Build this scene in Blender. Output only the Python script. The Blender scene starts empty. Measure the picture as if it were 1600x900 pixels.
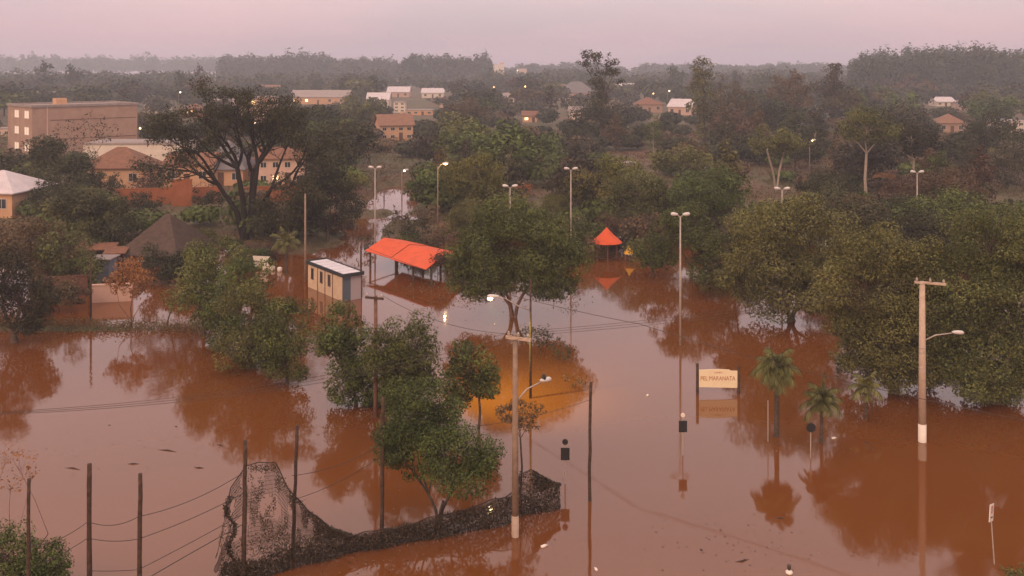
import bpy, math, random
import numpy as np
from mathutils import Vector, Matrix
SC = bpy.context.scene
COL = SC.collection
R = math.radians
rnd = random.Random(7)

# ------------------------------------------------------------------ camera
H = 20.0            # camera height over the flood water
F = 1500.0          # focal length in photo pixels (1600 wide)
HZ = 105.0          # photo row of the horizon
cd = bpy.data.cameras.new('camera')
cd.lens = 36.0*F/1600.0
cd.sensor_width = 36.0
cd.shift_y = -(450.0-HZ)/1600.0
cd.clip_start = 0.5
cd.clip_end = 9000
cam = bpy.data.objects.new('camera', cd)
cam.location = (0, 0, H)
cam.rotation_euler = (R(90), 0, 0)
COL.objects.link(cam)
SC.camera = cam

# ------------------------------------------------------------------ world
W = bpy.data.worlds.new('World'); SC.world = W; W.use_nodes = True
nt = W.node_tree; N = nt.nodes; L = nt.links
N.clear()
out = N.new('ShaderNodeOutputWorld')
add = N.new('ShaderNodeAddShader')
b1 = N.new('ShaderNodeBackground'); b2 = N.new('ShaderNodeBackground')
sky = N.new('ShaderNodeTexSky'); sky.sky_type = 'NISHITA'; sky.sun_disc = False
sky.sun_elevation = R(9); sky.sun_rotation = R(200); sky.dust_density = 3.0
L.new(sky.outputs[0], b1.inputs[0]); b1.inputs[1].default_value = 0.05
tc = N.new('ShaderNodeTexCoord'); sep = N.new('ShaderNodeSeparateXYZ')
L.new(tc.outputs['Generated'], sep.inputs[0])
ramp = N.new('ShaderNodeValToRGB')
L.new(sep.outputs['Z'], ramp.inputs[0])
cr = ramp.color_ramp
cr.elements[0].position = 0.0; cr.elements[0].color = (0.52, 0.355, 0.42, 1)
cr.elements[1].position = 1.0; cr.elements[1].color = (1.22, 0.96, 0.83, 1)
for p, c in ((0.045, (0.585, 0.405, 0.45, 1)), (0.16, (0.76, 0.545, 0.54, 1)), (0.45, (1.00, 0.76, 0.67, 1))):
    e = cr.elements.new(p); e.color = c
# broad soft cloud veils: greyer on one side, pinker on the other
nz = N.new('ShaderNodeTexNoise'); nz.inputs['Scale'].default_value = 2.6; nz.inputs['Detail'].default_value = 6
mp = N.new('ShaderNodeMapping'); mp.inputs['Scale'].default_value = (1, 1, 5.0)
L.new(tc.outputs['Generated'], mp.inputs[0]); L.new(mp.outputs[0], nz.inputs['Vector'])
r2 = N.new('ShaderNodeValToRGB'); L.new(nz.outputs[0], r2.inputs[0])
r2.color_ramp.elements[0].position = 0.35; r2.color_ramp.elements[0].color = (0.82, 0.87, 0.92, 1)
r2.color_ramp.elements[1].position = 0.65; r2.color_ramp.elements[1].color = (1.07, 0.98, 0.99, 1)
mul = N.new('ShaderNodeMix'); mul.data_type = 'RGBA'; mul.blend_type = 'MULTIPLY'; mul.inputs[0].default_value = 1.0
L.new(ramp.outputs[0], mul.inputs[6]); L.new(r2.outputs[0], mul.inputs[7])
L.new(mul.outputs[2], b2.inputs[0]); b2.inputs[1].default_value = 1.15
L.new(b1.outputs[0], add.inputs[0]); L.new(b2.outputs[0], add.inputs[1]); L.new(add.outputs[0], out.inputs[0])

# ------------------------------------------------------------------ sun: the glow low behind the camera
sl = bpy.data.lights.new('sun', 'SUN'); sl.energy = 1.2; sl.angle = R(24); sl.color = (1.0, 0.62, 0.38)
so = bpy.data.objects.new('sun', sl); COL.objects.link(so)
sd = Vector((0.40, 0.9, -0.62)).normalized()
so.rotation_euler = sd.to_track_quat('-Z', 'Y').to_euler()
SC.view_settings.view_transform = 'Standard'
SC.view_settings.look = 'None'
SC.view_settings.exposure = 0.0
SC.view_settings.gamma = 1.0
SC.view_settings.use_curve_mapping = False
cy = SC.cycles
cy.use_denoising = True
cy.max_bounces = 6; cy.diffuse_bounces = 3; cy.glossy_bounces = 3; cy.transmission_bounces = 3
cy.transparent_max_bounces = 6; cy.volume_bounces = 1
cy.use_adaptive_sampling = True; cy.adaptive_threshold = 0.015
cy.sample_clamp_indirect = 4.0
cy.caustics_reflective = False; cy.caustics_refractive = False

# ------------------------------------------------------------------ ground shape
SHORE = [(-900, 420), (-300, 430), (0, 432), (150, 436), (260, 430), (350, 418), (400, 424), (470, 418), (525, 410), (545, 385), (566, 352),
         (592, 312), (636, 302), (650, 345), (668, 392), (720, 398), (1000, 398), (1150, 402), (1300, 398), (1600, 390), (2400, 380)]
def noise2(x, y):
    return (math.sin(x*.11+1.3)*math.cos(y*.09-.7)+.5*math.sin(x*.27+y*.19)+.3*math.sin(x*.61-y*.47+2))/1.8
def ground(x, y):
    yy = max(y, 5.0)
    b = 800+1500*x/yy
    b = min(max(b, -899), 2399)
    for (a, p), (c, q) in zip(SHORE, SHORE[1:]):
        if a <= b <= c:
            row = p+(q-p)*(b-a)/(c-a); break
    ds = 30000/(row-105)
    t = (math.hypot(x, yy)*yy/math.hypot(x, yy)-ds)/22
    t = min(max(t+noise2(x, y)*.25+.18*math.sin(x*.9+y*.4)*math.sin(y*.55-x*.3), 0), 1)
    t = t*t*(3-2*t)
    z = -0.9+1.9*t+noise2(x*.5, y*.5)*.2*t
    # the low strip with weeds on the left
    u = (x+37)/14.0; v = (y-73.5-(x+37)*-.02)/1.8
    z += 1.15*math.exp(-(u**4+v*v))
    for mx, my, mr_ in ((-12.6, 113, 3.4), (-14.0, 122, 3.0), (-11.2, 106, 2.6), (-17.6, 131, 2.6), (-9.5, 116, 4)):
        dd = ((x-mx)**2+((y-my)*.55)**2)/(mr_*mr_)
        if dd < 6: z = max(z, z+1.25*math.exp(-dd*dd*.8) if z < .3 else z)
    if y > 260:
        z += min((y-260)*.006, 6)
    return z
def gp(px, py, water=False):
    """the ground point seen at photo pixel (px, py)"""
    x = y = 0
    z = 0.0
    for _ in range(12):
        y = (H-z)*F/(py-HZ); x = (px-800)/F*y
        if water: return Vector((x, y, 0))
        z = .5*z+.5*max(ground(x, y), 0)
    return Vector((x, y, z))
def Spx(p): return F/p.y      # photo pixels per metre there

# ------------------------------------------------------------------ materials
MATS = {}
def mat(name, col, rough=.8, spec=.3, metal=0, noise=None, emit=None, bump=0, var=0.0, nscale=3.0, trans=0):
    if name in MATS: return MATS[name]
    m = bpy.data.materials.new(name); m.use_nodes = True; MATS[name] = m
    n = m.node_tree.nodes; l = m.node_tree.links
    bs = n['Principled BSDF']
    bs.inputs['Base Color'].default_value = (*col, 1)
    bs.inputs['Roughness'].default_value = rough
    bs.inputs['Specular IOR Level'].default_value = spec
    bs.inputs['Metallic'].default_value = metal
    if noise is not None:
        t = n.new('ShaderNodeTexCoord'); z = n.new('ShaderNodeTexNoise')
        z.inputs['Scale'].default_value = nscale; z.inputs['Detail'].default_value = 6; z.inputs['Roughness'].default_value = .65
        l.new(t.outputs['Object'], z.inputs['Vector'])
        r = n.new('ShaderNodeValToRGB'); l.new(z.outputs[0], r.inputs[0])
        r.color_ramp.elements[0].position = .36; r.color_ramp.elements[0].color = (*col, 1)
        r.color_ramp.elements[1].position = .64; r.color_ramp.elements[1].color = (*noise, 1)
        l.new(r.outputs[0], bs.inputs['Base Color'])
        if bump:
            b = n.new('ShaderNodeBump'); b.inputs['Strength'].default_value = bump; b.inputs['Distance'].default_value = .03
            l.new(z.outputs[0], b.inputs['Height']); l.new(b.outputs[0], bs.inputs['Normal'])
    if emit:
        bs.inputs['Emission Color'].default_value = (*emit[0], 1)
        bs.inputs['Emission Strength'].default_value = emit[1]
    return m

def leafmat(name, a, b, hv=.03, vv=.35):
    """leaves: colour runs from a to b by the leaf's own tint, and every tree differs a little"""
    m = bpy.data.materials.new(name); m.use_nodes = True; MATS[name] = m
    n = m.node_tree.nodes; l = m.node_tree.links
    bs = n['Principled BSDF']; bs.inputs['Roughness'].default_value = .75; bs.inputs['Specular IOR Level'].default_value = .2
    at = n.new('ShaderNodeAttribute'); at.attribute_name = 'tint'
    r = n.new('ShaderNodeValToRGB'); l.new(at.outputs['Fac'], r.inputs[0])
    r.color_ramp.elements[0].color = (*a, 1); r.color_ramp.elements[1].color = (*b, 1)
    oi = n.new('ShaderNodeObjectInfo')
    hs = n.new('ShaderNodeHueSaturation')
    mr = n.new('ShaderNodeMapRange'); mr.inputs[3].default_value = .5-hv; mr.inputs[4].default_value = .5+hv
    l.new(oi.outputs['Random'], mr.inputs[0]); l.new(mr.outputs[0], hs.inputs['Hue'])
    m2 = n.new('ShaderNodeMath'); m2.operation = 'MULTIPLY'; m2.inputs[1].default_value = 7.31
    m3 = n.new('ShaderNodeMath'); m3.operation = 'FRACT'
    l.new(oi.outputs['Random'], m2.inputs[0]); l.new(m2.outputs[0], m3.inputs[0])
    mv = n.new('ShaderNodeMapRange'); mv.inputs[3].default_value = 1-vv; mv.inputs[4].default_value = 1+vv
    l.new(m3.outputs[0], mv.inputs[0]); l.new(mv.outputs[0], hs.inputs['Value'])
    l.new(r.outputs[0], hs.inputs['Color']); l.new(hs.outputs[0], bs.inputs['Base Color'])
    tr = n.new('ShaderNodeBsdfTranslucent'); l.new(hs.outputs[0], tr.inputs['Color'])
    mx = n.new('ShaderNodeMixShader'); mx.inputs[0].default_value = .10
    l.new(bs.outputs[0], mx.inputs[1]); l.new(tr.outputs[0], mx.inputs[2])
    l.new(mx.outputs[0], n['Material Output'].inputs['Surface'])
    return m
LEAF = {
 'green': leafmat('leaf_green', (.028, .036, .011), (.128, .160, .042), .02, .2),
 'dark':  leafmat('leaf_dark', (.024, .026, .014), (.082, .080, .036), .03, .3),
 'olive': leafmat('leaf_olive', (.046, .046, .016), (.190, .192, .062), .02, .2),
 'lime':  leafmat('leaf_lime', (.070, .078, .016), (.210, .205, .045), .02, .15),
 'brown': leafmat('leaf_brown', (.060, .040, .024), (.150, .100, .056), .025, .3),
 'rust':  leafmat('leaf_rust', (.20, .085, .030), (.36, .190, .070), .02, .2),
 'grey':  leafmat('leaf_grey', (.036, .032, .024), (.105, .090, .064), .03, .25),
}
BARK = mat('bark', (.055, .040, .030), .9, .2, noise=(.12, .09, .07), nscale=6)
BARKP = mat('pale_bark', (.30, .24, .19), .85, .2, noise=(.42, .34, .28), nscale=4)
BARKR = mat('reddish_bark', (.13, .065, .045), .9, .2, noise=(.22, .12, .09), nscale=6)
WOODP = mat('weathered_post_wood', (.045, .028, .020), .9, .2, noise=(.10, .060, .042), nscale=7, bump=.4)
CONC = mat('pole_concrete', (.46, .34, .26), .85, .25, noise=(.56, .43, .34), nscale=4, bump=.2)
CONCD = mat('old_pole_concrete', (.22, .15, .11), .88, .2, noise=(.31, .22, .165), nscale=4, bump=.2)
WHITEP = mat('white_paint', (.78, .70, .62), .6, .4, noise=(.68, .60, .52), nscale=3)
STEEL = mat('galvanised_steel', (.34, .29, .26), .55, .5, noise=(.44, .38, .34), nscale=5)
LAMPW = mat('lamp_housing', (.60, .56, .54), .45, .5)
BLACK = mat('black_paint', (.018, .017, .018), .55, .4)
WIRE = mat('cable_rubber', (.05, .038, .034), .7, .3)
INSUL = mat('porcelain', (.45, .36, .30), .4, .5)
ORANGE = mat('orange_roof_paint', (.70, .105, .032), .7, .25, noise=(.56, .085, .03), nscale=.9, bump=.2)
YELLOW = mat('yellow_roof_paint', (.75, .38, .03), .6, .3)
GLASSD = mat('dark_window_glass', (.03, .032, .038), .15, .6)

# ------------------------------------------------------------------ object helpers
USED = set()
LANDMARKS = []
def tag(o, label=None, cat=None, group=None, kind=None):
    if label:
        assert label.lower() not in USED or group, label
        USED.add(label.lower()); o['label'] = label
    if cat: o['category'] = cat
    if group: o['group'] = group
    if kind: o['kind'] = kind
    return o
def thing(name, label, cat, loc=(0, 0, 0), rz=0, group=None):
    o = bpy.data.objects.new(name, None); COL.objects.link(o)
    o.empty_display_size = .2
    o.location = loc; o.rotation_euler = (0, 0, rz)
    return tag(o, label, cat, group)

class MB:
    def __init__(s): s.v = []; s.f = []; s.m = []
    def poly(s, pts, mi=0):
        k = len(s.v); s.v += [tuple(p) for p in pts]; s.f.append(tuple(range(k, k+len(pts)))); s.m.append(mi); return s
    def box(s, c, d, rz=0, mi=0):
        k = len(s.v); cx, cy_, cz = c; a, b, h = d[0]/2, d[1]/2, d[2]/2
        co, si = math.cos(rz), math.sin(rz)
        for z in (-h, h):
            for x, y in ((-a, -b), (a, -b), (a, b), (-a, b)):
                s.v.append((cx+x*co-y*si, cy_+x*si+y*co, cz+z))
        for q in ((0, 3, 2, 1), (4, 5, 6, 7), (0, 1, 5, 4), (1, 2, 6, 5), (2, 3, 7, 6), (3, 0, 4, 7)):
            s.f.append(tuple(k+i for i in q)); s.m.append(mi)
        return s
    def tube(s, pts, rad, n=6, mi=0, cap=True):
        pts = [Vector(p) for p in pts]
        if not hasattr(rad, '__len__'): rad = [rad]*len(pts)
        k = len(s.v); up = Vector((0, 0, 1))
        u = None
        for i, p in enumerate(pts):
            d = (pts[min(i+1, len(pts)-1)]-pts[max(i-1, 0)])
            d = d.normalized() if d.length > 1e-6 else Vector((0, 0, 1))
            if u is None:
                u = d.orthogonal().normalized()
            else:
                u = (u-d*u.dot(d)); u = u.normalized() if u.length > 1e-6 else d.orthogonal().normalized()
            w = d.cross(u)
            for j in range(n):
                a = 2*math.pi*j/n
                q = p+(u*math.cos(a)+w*math.sin(a))*rad[i]
                s.v.append(tuple(q))
        for i in range(len(pts)-1):
            for j in range(n):
                a = k+i*n+j; b = k+i*n+(j+1) % n
                s.f.append((a, b, b+n, a+n)); s.m.append(mi)
        if cap:
            s.f.append(tuple(k+j for j in reversed(range(n)))); s.m.append(mi)
            e = k+(len(pts)-1)*n
            s.f.append(tuple(e+j for j in range(n))); s.m.append(mi)
        return s
    def build(s, name, mats, parent=None, loc=(0, 0, 0), smooth=False):
        if not isinstance(mats, (list, tuple)): mats = [mats]
        me = bpy.data.meshes.new(name); me.from_pydata(s.v, [], s.f)
        for m in mats: me.materials.append(m)
        if len(mats) > 1: me.polygons.foreach_set('material_index', s.m)
        if smooth: me.polygons.foreach_set('use_smooth', [True]*len(me.polygons))
        me.update()
        o = bpy.data.objects.new(name, me); COL.objects.link(o); o.parent = parent; o.location = loc
        return o

def quadmesh(name, V, k, m, tint=None):
    """V: (n*k,3) numpy vertices, faces of k consecutive vertices"""
    n = len(V)//k
    me = bpy.data.meshes.new(name)
    me.vertices.add(n*k); me.vertices.foreach_set('co', V.astype(np.float32).ravel())
    me.loops.add(n*k); me.loops.foreach_set('vertex_index', np.arange(n*k, dtype=np.int32))
    me.polygons.add(n)
    me.polygons.foreach_set('loop_start', np.arange(0, n*k, k, dtype=np.int32))
    me.polygons.foreach_set('loop_total', np.full(n, k, dtype=np.int32))
    if tint is not None:
        a = me.attributes.new('tint', 'FLOAT', 'FACE'); a.data.foreach_set('value', tint.astype(np.float32))
    me.materials.append(m); me.update(calc_edges=True)
    return me
def unit(v): return v/np.maximum(np.linalg.norm(v, axis=1, keepdims=True), 1e-9)
def leafverts(c, nrm, size, rg, k=4, asp=.55):
    n = len(c)
    t = unit(np.cross(nrm, rg.normal(size=(n, 3)))); b = np.cross(nrm, t)
    s = size[:, None]
    if k == 4:
        V = np.stack([c-t*s, c-b*s*asp+nrm*s*.15, c+t*s, c+b*s*asp+nrm*s*.15], 1)
    else:
        V = np.stack([c-t*s, c+t*s*.4-b*s*asp*1.2, c+t*s*.8+b*s*asp*1.2], 1)
    return V.reshape(-1, 3)

# ------------------------------------------------------------------ trees
def clump_leaves(cl, dens, leaf, rg, k=4, up=.45, flat=.75, droop=0):
    Cs, Ns, Ss, Ts = [], [], [], []
    for (c, r, t) in cl:
        n = max(6, int(dens*(r/leaf)**2))
        d = unit(rg.normal(size=(n, 3)))
        rad = r*(.55+.52*rg.random(n)**.7)
        p = np.array(c)+d*rad[:, None]*np.array([1, 1, flat])
        p[:, 2] -= droop*rg.random(n)*r
        Cs.append(p); Ns.append(unit(d*.7+np.array([0, 0, up])+rg.normal(size=(n, 3))*.45))
        Ss.append(leaf*(.45+.95*rg.random(n))); Ts.append(np.clip(t+rg.normal(size=n)*.22, 0, 1))
    C = np.concatenate(Cs); Nn = np.concatenate(Ns); S = np.concatenate(Ss); T = np.concatenate(Ts)
    return leafverts(C, Nn, S, rg, k), T

def tree_meshes(seed, lobes, base_h, leaf=.2, dens=1.5, clumps=14, stems=1, bark=BARK, tone='green', trunk_r=.18, crf=.42,
                k=4, fork=None, sparse=1.0, sides=6, lean=(0, 0), droop=0, flat=.75):
    """lobes: ellipsoids (x, y, z, rx, ry, rz) in metres about the trunk's foot. Returns the meshes for the wood and for the leaves."""
    rg = np.random.default_rng(seed); rr = random.Random(seed)
    cl = []; wood = MB()
    zmin = min(l[2]-l[5] for l in lobes)
    fz = fork if fork is not None else max(zmin*.9, base_h)
    fpt = Vector((lean[0], lean[1], fz))
    feet = []
    if stems == 1:
        mid = fpt*.5+Vector((rr.uniform(-.1, .1)*fz, rr.uniform(-.1, .1)*fz, 0))*.4
        wood.tube([(0, 0, -1.0), (0, 0, 0), mid, fpt], [trunk_r*1.25, trunk_r*1.15, trunk_r*.95, trunk_r*.8], sides+2, cap=False)
        feet = [fpt]
    else:
        for i in range(stems):
            a = 2*math.pi*(i+.3)/stems+rr.uniform(-.3, .3)
            f = fpt+Vector((math.cos(a), math.sin(a)*.8, 0))*fz*.55
            m_ = f*.45+Vector((-math.cos(a), -math.sin(a), 0))*.08*fz
            wood.tube([(math.cos(a)*trunk_r, math.sin(a)*trunk_r, -1.0), (math.cos(a)*trunk_r*.8, math.sin(a)*trunk_r*.8, 0), m_, f],
                      [trunk_r, trunk_r*.85, trunk_r*.7, trunk_r*.6], sides, cap=False)
            feet.append(f)
    for (x, y, z, rx, ry, rz) in lobes:
        lc = Vector((x, y, z))
        f = min(feet, key=lambda q: (q-lc).length+rr.random()*.5)
        elbow = f.lerp(lc, .5)+Vector((rr.uniform(-.12, .12)*rx, rr.uniform(-.12, .12)*ry, -.12*rz))
        hub = lc-Vector((0, 0, rz*.25))
        lr = trunk_r*.5*min(1, math.sqrt(max(rx, rz)/3)+.3)
        wood.tube([f, elbow, hub], [lr, lr*.8, lr*.55], sides, cap=False)
        rm = (rx*ry*rz)**(1/3)
        nc = max(4, int(clumps*sparse))
        for _ in range(nc):
            d = unit(rg.normal(size=(1, 3)))[0]
            q = .55+.50*rr.random()
            c = np.array([x+d[0]*rx*q, y+d[1]*ry*q, z+d[2]*rz*q])
            if c[2] < base_h*.6: c[2] = base_h*.6+rr.random()*.3
            r = rm*crf*rr.uniform(.5, 1.35)
            cl.append((c, r, .5+rr.uniform(-.38, .38)))
            st = hub.lerp(elbow, rr.random()*.4)
            cv = Vector(c)
            mid = st.lerp(cv, .5)+Vector((0, 0, .08*rz))
            wood.tube([st, mid, cv], [lr*.38, lr*.25, lr*.1], 4, cap=False)
    V, T = clump_leaves(cl, dens, leaf, rg, k, droop=droop, flat=flat)
    lm = quadmesh('tree_crown', V, k, LEAF[tone], T)
    wm = bpy.data.meshes.new('tree_trunk'); wm.from_pydata(wood.v, [], wood.f); wm.materials.append(bark)
    wm.polygons.foreach_set('use_smooth', [True]*len(wm.polygons)); wm.update()
    return wm, lm
def put_tree(wm, lm, loc, label, cat='tree', group=None, name='tree', sc=(1, 1, 1), rz=0):
    t = thing(name, label, cat, loc, rz, group); t.scale = sc
    for nm, me in (('trunk', wm), ('crown', lm)):
        o = bpy.data.objects.new(nm, me); COL.objects.link(o); o.parent = t
    return t
SEED = [100]
def ptree(bx, by, lobes, label, tone='green', water=True, name='tree', leafpx=2.1, group=None, dens=2.9, foot_z=None, depth=.9, **kw):
    """a tree standing at photo point (bx, by); lobes given as (cx, cy, rx, ry) photo pixels about its own distance"""
    p = gp(bx, by, water); S = Spx(p); SEED[0] += 1
    rr = random.Random(SEED[0])
    L3 = []
    for (cx, cy_, rx, ry) in lobes:
        z = (by-cy_)/S
        L3.append(((cx-bx)/S, rr.uniform(-.35, .35)*rx/S*depth, z, rx/S, max(rx, ry*.8)/S*depth, ry/S))
    leaf = leafpx*p.y/960*.55
    wm, lm = tree_meshes(SEED[0], L3, .25, leaf=leaf, tone=tone, dens=dens, **kw)
    return put_tree(wm, lm, p, label, name=name, group=group)

# ------------------------------------------------------------------ THE SETTING
def build_ground():
    xs = np.concatenate([np.linspace(-1900, -260, 20), np.linspace(-250, 250, 201), np.linspace(260, 1900, 20)])
    ys = np.concatenate([np.linspace(-60, 40, 6), np.linspace(45, 420, 200), np.geomspace(430, 2000, 44)])
    V = [(x, y, ground(x, y)) for y in ys for x in xs]
    nx = len(xs)
    Fc = [(j*nx+i, j*nx+i+1, (j+1)*nx+i+1, (j+1)*nx+i) for j in range(len(ys)-1) for i in range(nx-1)]
    me = bpy.data.meshes.new('ground'); me.from_pydata(V, [], Fc)
    me.polygons.foreach_set('use_smooth', [True]*len(me.polygons)); me.update()
    m = bpy.data.materials.new('ground_soil_and_grass'); m.use_nodes = True
    n = m.node_tree.nodes; l = m.node_tree.links; bs = n['Principled BSDF']; bs.inputs['Roughness'].default_value = .95
    t = n.new('ShaderNodeTexCoord')
    a = n.new('ShaderNodeTexNoise'); a.inputs['Scale'].default_value = .05; a.inputs['Detail'].default_value = 8; a.inputs['Roughness'].default_value = .7
    b = n.new('ShaderNodeTexNoise'); b.inputs['Scale'].default_value = .9; b.inputs['Detail'].default_value = 6; b.inputs['Roughness'].default_value = .7
    l.new(t.outputs['Object'], a.inputs['Vector']); l.new(t.outputs['Object'], b.inputs['Vector'])
    r = n.new('ShaderNodeValToRGB'); l.new(a.outputs[0], r.inputs[0])
    e = r.color_ramp.elements
    e[0].position = .38; e[0].color = (.16, .075, .04, 1)
    e[1].position = .62; e[1].color = (.075, .080, .030, 1)
    q = e.new(.5); q.color = (.115, .085, .045, 1)
    r3 = n.new('ShaderNodeValToRGB'); l.new(b.outputs[0], r3.inputs[0])
    r3.color_ramp.elements[0].position = .3; r3.color_ramp.elements[0].color = (.5, .5, .5, 1)
    r3.color_ramp.elements[1].position = .7; r3.color_ramp.elements[1].color = (1.25, 1.2, 1.1, 1)
    mx = n.new('ShaderNodeMix'); mx.data_type = 'RGBA'; mx.blend_type = 'MULTIPLY'; mx.inputs[0].default_value = 1
    l.new(r.outputs[0], mx.inputs[6]); l.new(r3.outputs[0], mx.inputs[7]); l.new(mx.outputs[2], bs.inputs['Base Color'])
    me.materials.append(m)
    o = bpy.data.objects.new('ground', me); COL.objects.link(o); tag(o, kind='structure')
    # flood water
    m = bpy.data.materials.new('muddy_flood_water'); m.use_nodes = True
    n = m.node_tree.nodes; l = m.node_tree.links; bs = n['Principled BSDF']
    bs.inputs['Roughness'].default_value = .05; bs.inputs['IOR'].default_value = 1.58
    t = n.new('ShaderNodeTexCoord')
    a = n.new('ShaderNodeTexNoise'); a.inputs['Scale'].default_value = .035; a.inputs['Detail'].default_value = 5
    l.new(t.outputs['Object'], a.inputs['Vector'])
    r = n.new('ShaderNodeValToRGB'); l.new(a.outputs[0], r.inputs[0])
    r.color_ramp.elements[0].position = .35; r.color_ramp.elements[0].color = (.170, .057, .013, 1)
    r.color_ramp.elements[1].position = .65; r.color_ramp.elements[1].color = (.145, .046, .011, 1)
    l.new(r.outputs[0], bs.inputs['Base Color'])
    mpn = n.new('ShaderNodeMapping'); mpn.inputs['Scale'].default_value = (1, .55, 1); l.new(t.outputs['Object'], mpn.inputs[0])
    w = n.new('ShaderNodeTexNoise'); w.inputs['Scale'].default_value = 2.2; w.inputs['Detail'].default_value = 4
    l.new(mpn.outputs[0], w.inputs['Vector'])
    w2 = n.new('ShaderNodeTexNoise'); w2.inputs['Scale'].default_value = .06; w2.inputs['Detail'].default_value = 3
    l.new(t.outputs['Object'], w2.inputs['Vector'])
    mr = n.new('ShaderNodeMapRange'); mr.inputs[1].default_value = .4; mr.inputs[2].default_value = .65; mr.inputs[3].default_value = .08; mr.inputs[4].default_value = .42
    l.new(w2.outputs[0], mr.inputs[0])
    bp = n.new('ShaderNodeBump'); bp.inputs['Distance'].default_value = .012
    l.new(mr.outputs[0], bp.inputs['Strength']); l.new(w.outputs[0], bp.inputs['Height']); l.new(bp.outputs[0], bs.inputs['Normal'])
    mb = MB(); mb.poly([(-700, -60, 0), (700, -60, 0), (700, 420, 0), (-700, 420, 0)])
    o = mb.build('water', m); tag(o, kind='structure')
build_ground()

# air
hz = MB(); hz.box((0, 950, 26.5), (4200, 2300, 60))
hm = bpy.data.materials.new('haze'); hm.use_nodes = True
n = hm.node_tree.nodes; n.remove(n['Principled BSDF'])
pv = n.new('ShaderNodeVolumePrincipled'); pv.inputs['Color'].default_value = (.78, .86, 1.0, 1); pv.inputs['Density'].default_value = .00047
hm.node_tree.links.new(pv.outputs[0], n['Material Output'].inputs['Volume'])
o = hz.build('haze', hm); tag(o, kind='stuff')

# ------------------------------------------------------------------ near objects: posts, poles, signs
def wooden_post(px, by, top, label, r=.085, lean=0):
    p = gp(px, by, True); h = (by-top)/Spx(p)
    rr = random.Random(px)
    pts = [(0, 0, -1.2)]; k = 7
    for i in range(k+1):
        z = h*i/k; pts.append((lean*z/h+rr.uniform(-.02, .02), rr.uniform(-.02, .02), z))
    mb = MB(); mb.tube(pts, [r*(1.1-.03*i)*rr.uniform(.93, 1.07) for i in range(len(pts))], 8)
    o = mb.build('net_post', WOODP, None, p, True); tag(o, label, 'post', 'timber posts of the flooded net fence')
    return p, h
posts = {}
for px, by, top, lab, lean, r in (
    (45, 992, 748, 'slim timber post rising out of the corner bush', 0, .07),
    (139, 958, 725, 'thick round-topped timber post standing in open water beside the corner bush', 0, .10),
    (218, 975, 740, 'timber post with blackened top, between the round-topped post and the torn net', .03, .09),
    (381, 905, 688, 'dark timber post holding the high end of the torn net', .05, .09),
    (457, 872, 665, 'leaning timber post behind the sloping edge of the net', .2, .075),
    (597, 826, 620, 'black timber post against the two-lobed tree with the forked trunk', .03, .085),
    (921, 783, 597, 'tall thin timber post alone in the flooded street', .06, .075),
    (276+175, 885, 872, 'short stub of a stake poking out below the leaning post', 0, .05)):
    posts[px] = wooden_post(px, by, top, lab, r, lean)

def cable(pts, sag, label, r=.016, seg=14, group=None):
    mb = MB()
    P = []
    for a, b in zip(pts, pts[1:]):
        a = Vector(a); b = Vector(b)
        for i in range(seg):
            t = i/seg; q = a.lerp(b, t); q.z -= sag*4*t*(1-t); P.append(q)
    P.append(Vector(pts[-1]))
    mb.tube(P, r, 4)
    o = mb.build('cable', WIRE); tag(o, label, 'cable', group); return o
def at(px, h):
    p, hh = posts[px]; return (p.x, p.y-.09, h)
cable([at(45, 3.2), at(139, 3.4), at(218, 3.9), at(381, 4.2)], .22, 'upper wire strung along the timber posts from bush to net', .012)
cable([at(45, 2.4), at(139, 2.8), at(218, 3.1), at(381, 3.4)], .1, 'middle wire strung along the timber posts, below the upper one', .012)
cable([at(139, 1.6), at(218, 2.0), at(381, 2.6)], .03, 'lowest straight wire from round-topped post to the torn net', .012)
cable([at(139, .95), at(218, 1.5), at(381, 2.2)], -.02, 'bottom rope between timber posts, close over the water', .016)
cable([at(457, 3.4), at(597, 3.7)], .25, 'wire from the leaning post to the black post, upper one', .012)
cable([at(457, 2.4), at(597, 3.2)], .2, 'wire from the leaning post to the black post, lower one', .012)
cable([at(597, 4.4), at(921, 4.7)], .5, 'thin wire from the black post to the tall thin post in the street', .010)

def lamp_head(mb, c, d, L_=.7, w=.26, t=.13, mi=0):
    """a cobra head: tapered rounded housing from c along d"""
    c = Vector(c); d = Vector(d).normalized()
    mb.tube([c, c+d*L_*.2, c+d*L_*.55, c+d*L_*.85, c+d*L_], [w*.22, w*.42, w*.55, w*.5, w*.2], 8, mi)
def twin_lamp(px, by, top, label, water=True, hw=.66, r=.085):
    p = gp(px, by, water); h = (by-top)/Spx(p)
    t = thing('twin_lamp_post', label, 'street lamp', p, 0, 'twin-headed park lamp posts')
    MB().tube([(0, 0, -1.2), (0, 0, h*.5), (0, 0, h-.25)], [r, r*.85, r*.6], 8).build('pole', STEEL, t, smooth=True)
    for s in (-1, 1):
        m = MB(); m.tube([(0, 0, h-.3), (s*.12, 0, h-.2), (s*hw*.4, 0, h-.08)], .035, 6)
        m.build('arm', STEEL, t, smooth=True)
        m = MB(); lamp_head(m, (s*hw*.25, 0, h-.10), (s, 0, .1), hw*.8, .25); m.build('lamp_head', LAMPW, t, smooth=True)
    return t
twin_lamp(1063, 539, 333, 'tallest twin-headed park lamp, rising from open water in front of the orange gazebo')
twin_lamp(892, 418, 262, 'twin-headed lamp post behind the big spreading tree, next to the lime shrubs')
twin_lamp(797, 452, 289, 'twin-headed lamp post whose heads show just above the big spreading tree')
twin_lamp(586, 402, 260, 'twin-headed lamp post beside the pale water channel')
twin_lamp(1433, 415, 267, 'twin-headed lamp post above the crowns by the far brown thicket')
twin_lamp(1222, 460, 293, 'twin-headed lamp post almost hidden, only white heads above a broad green crown')

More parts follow.
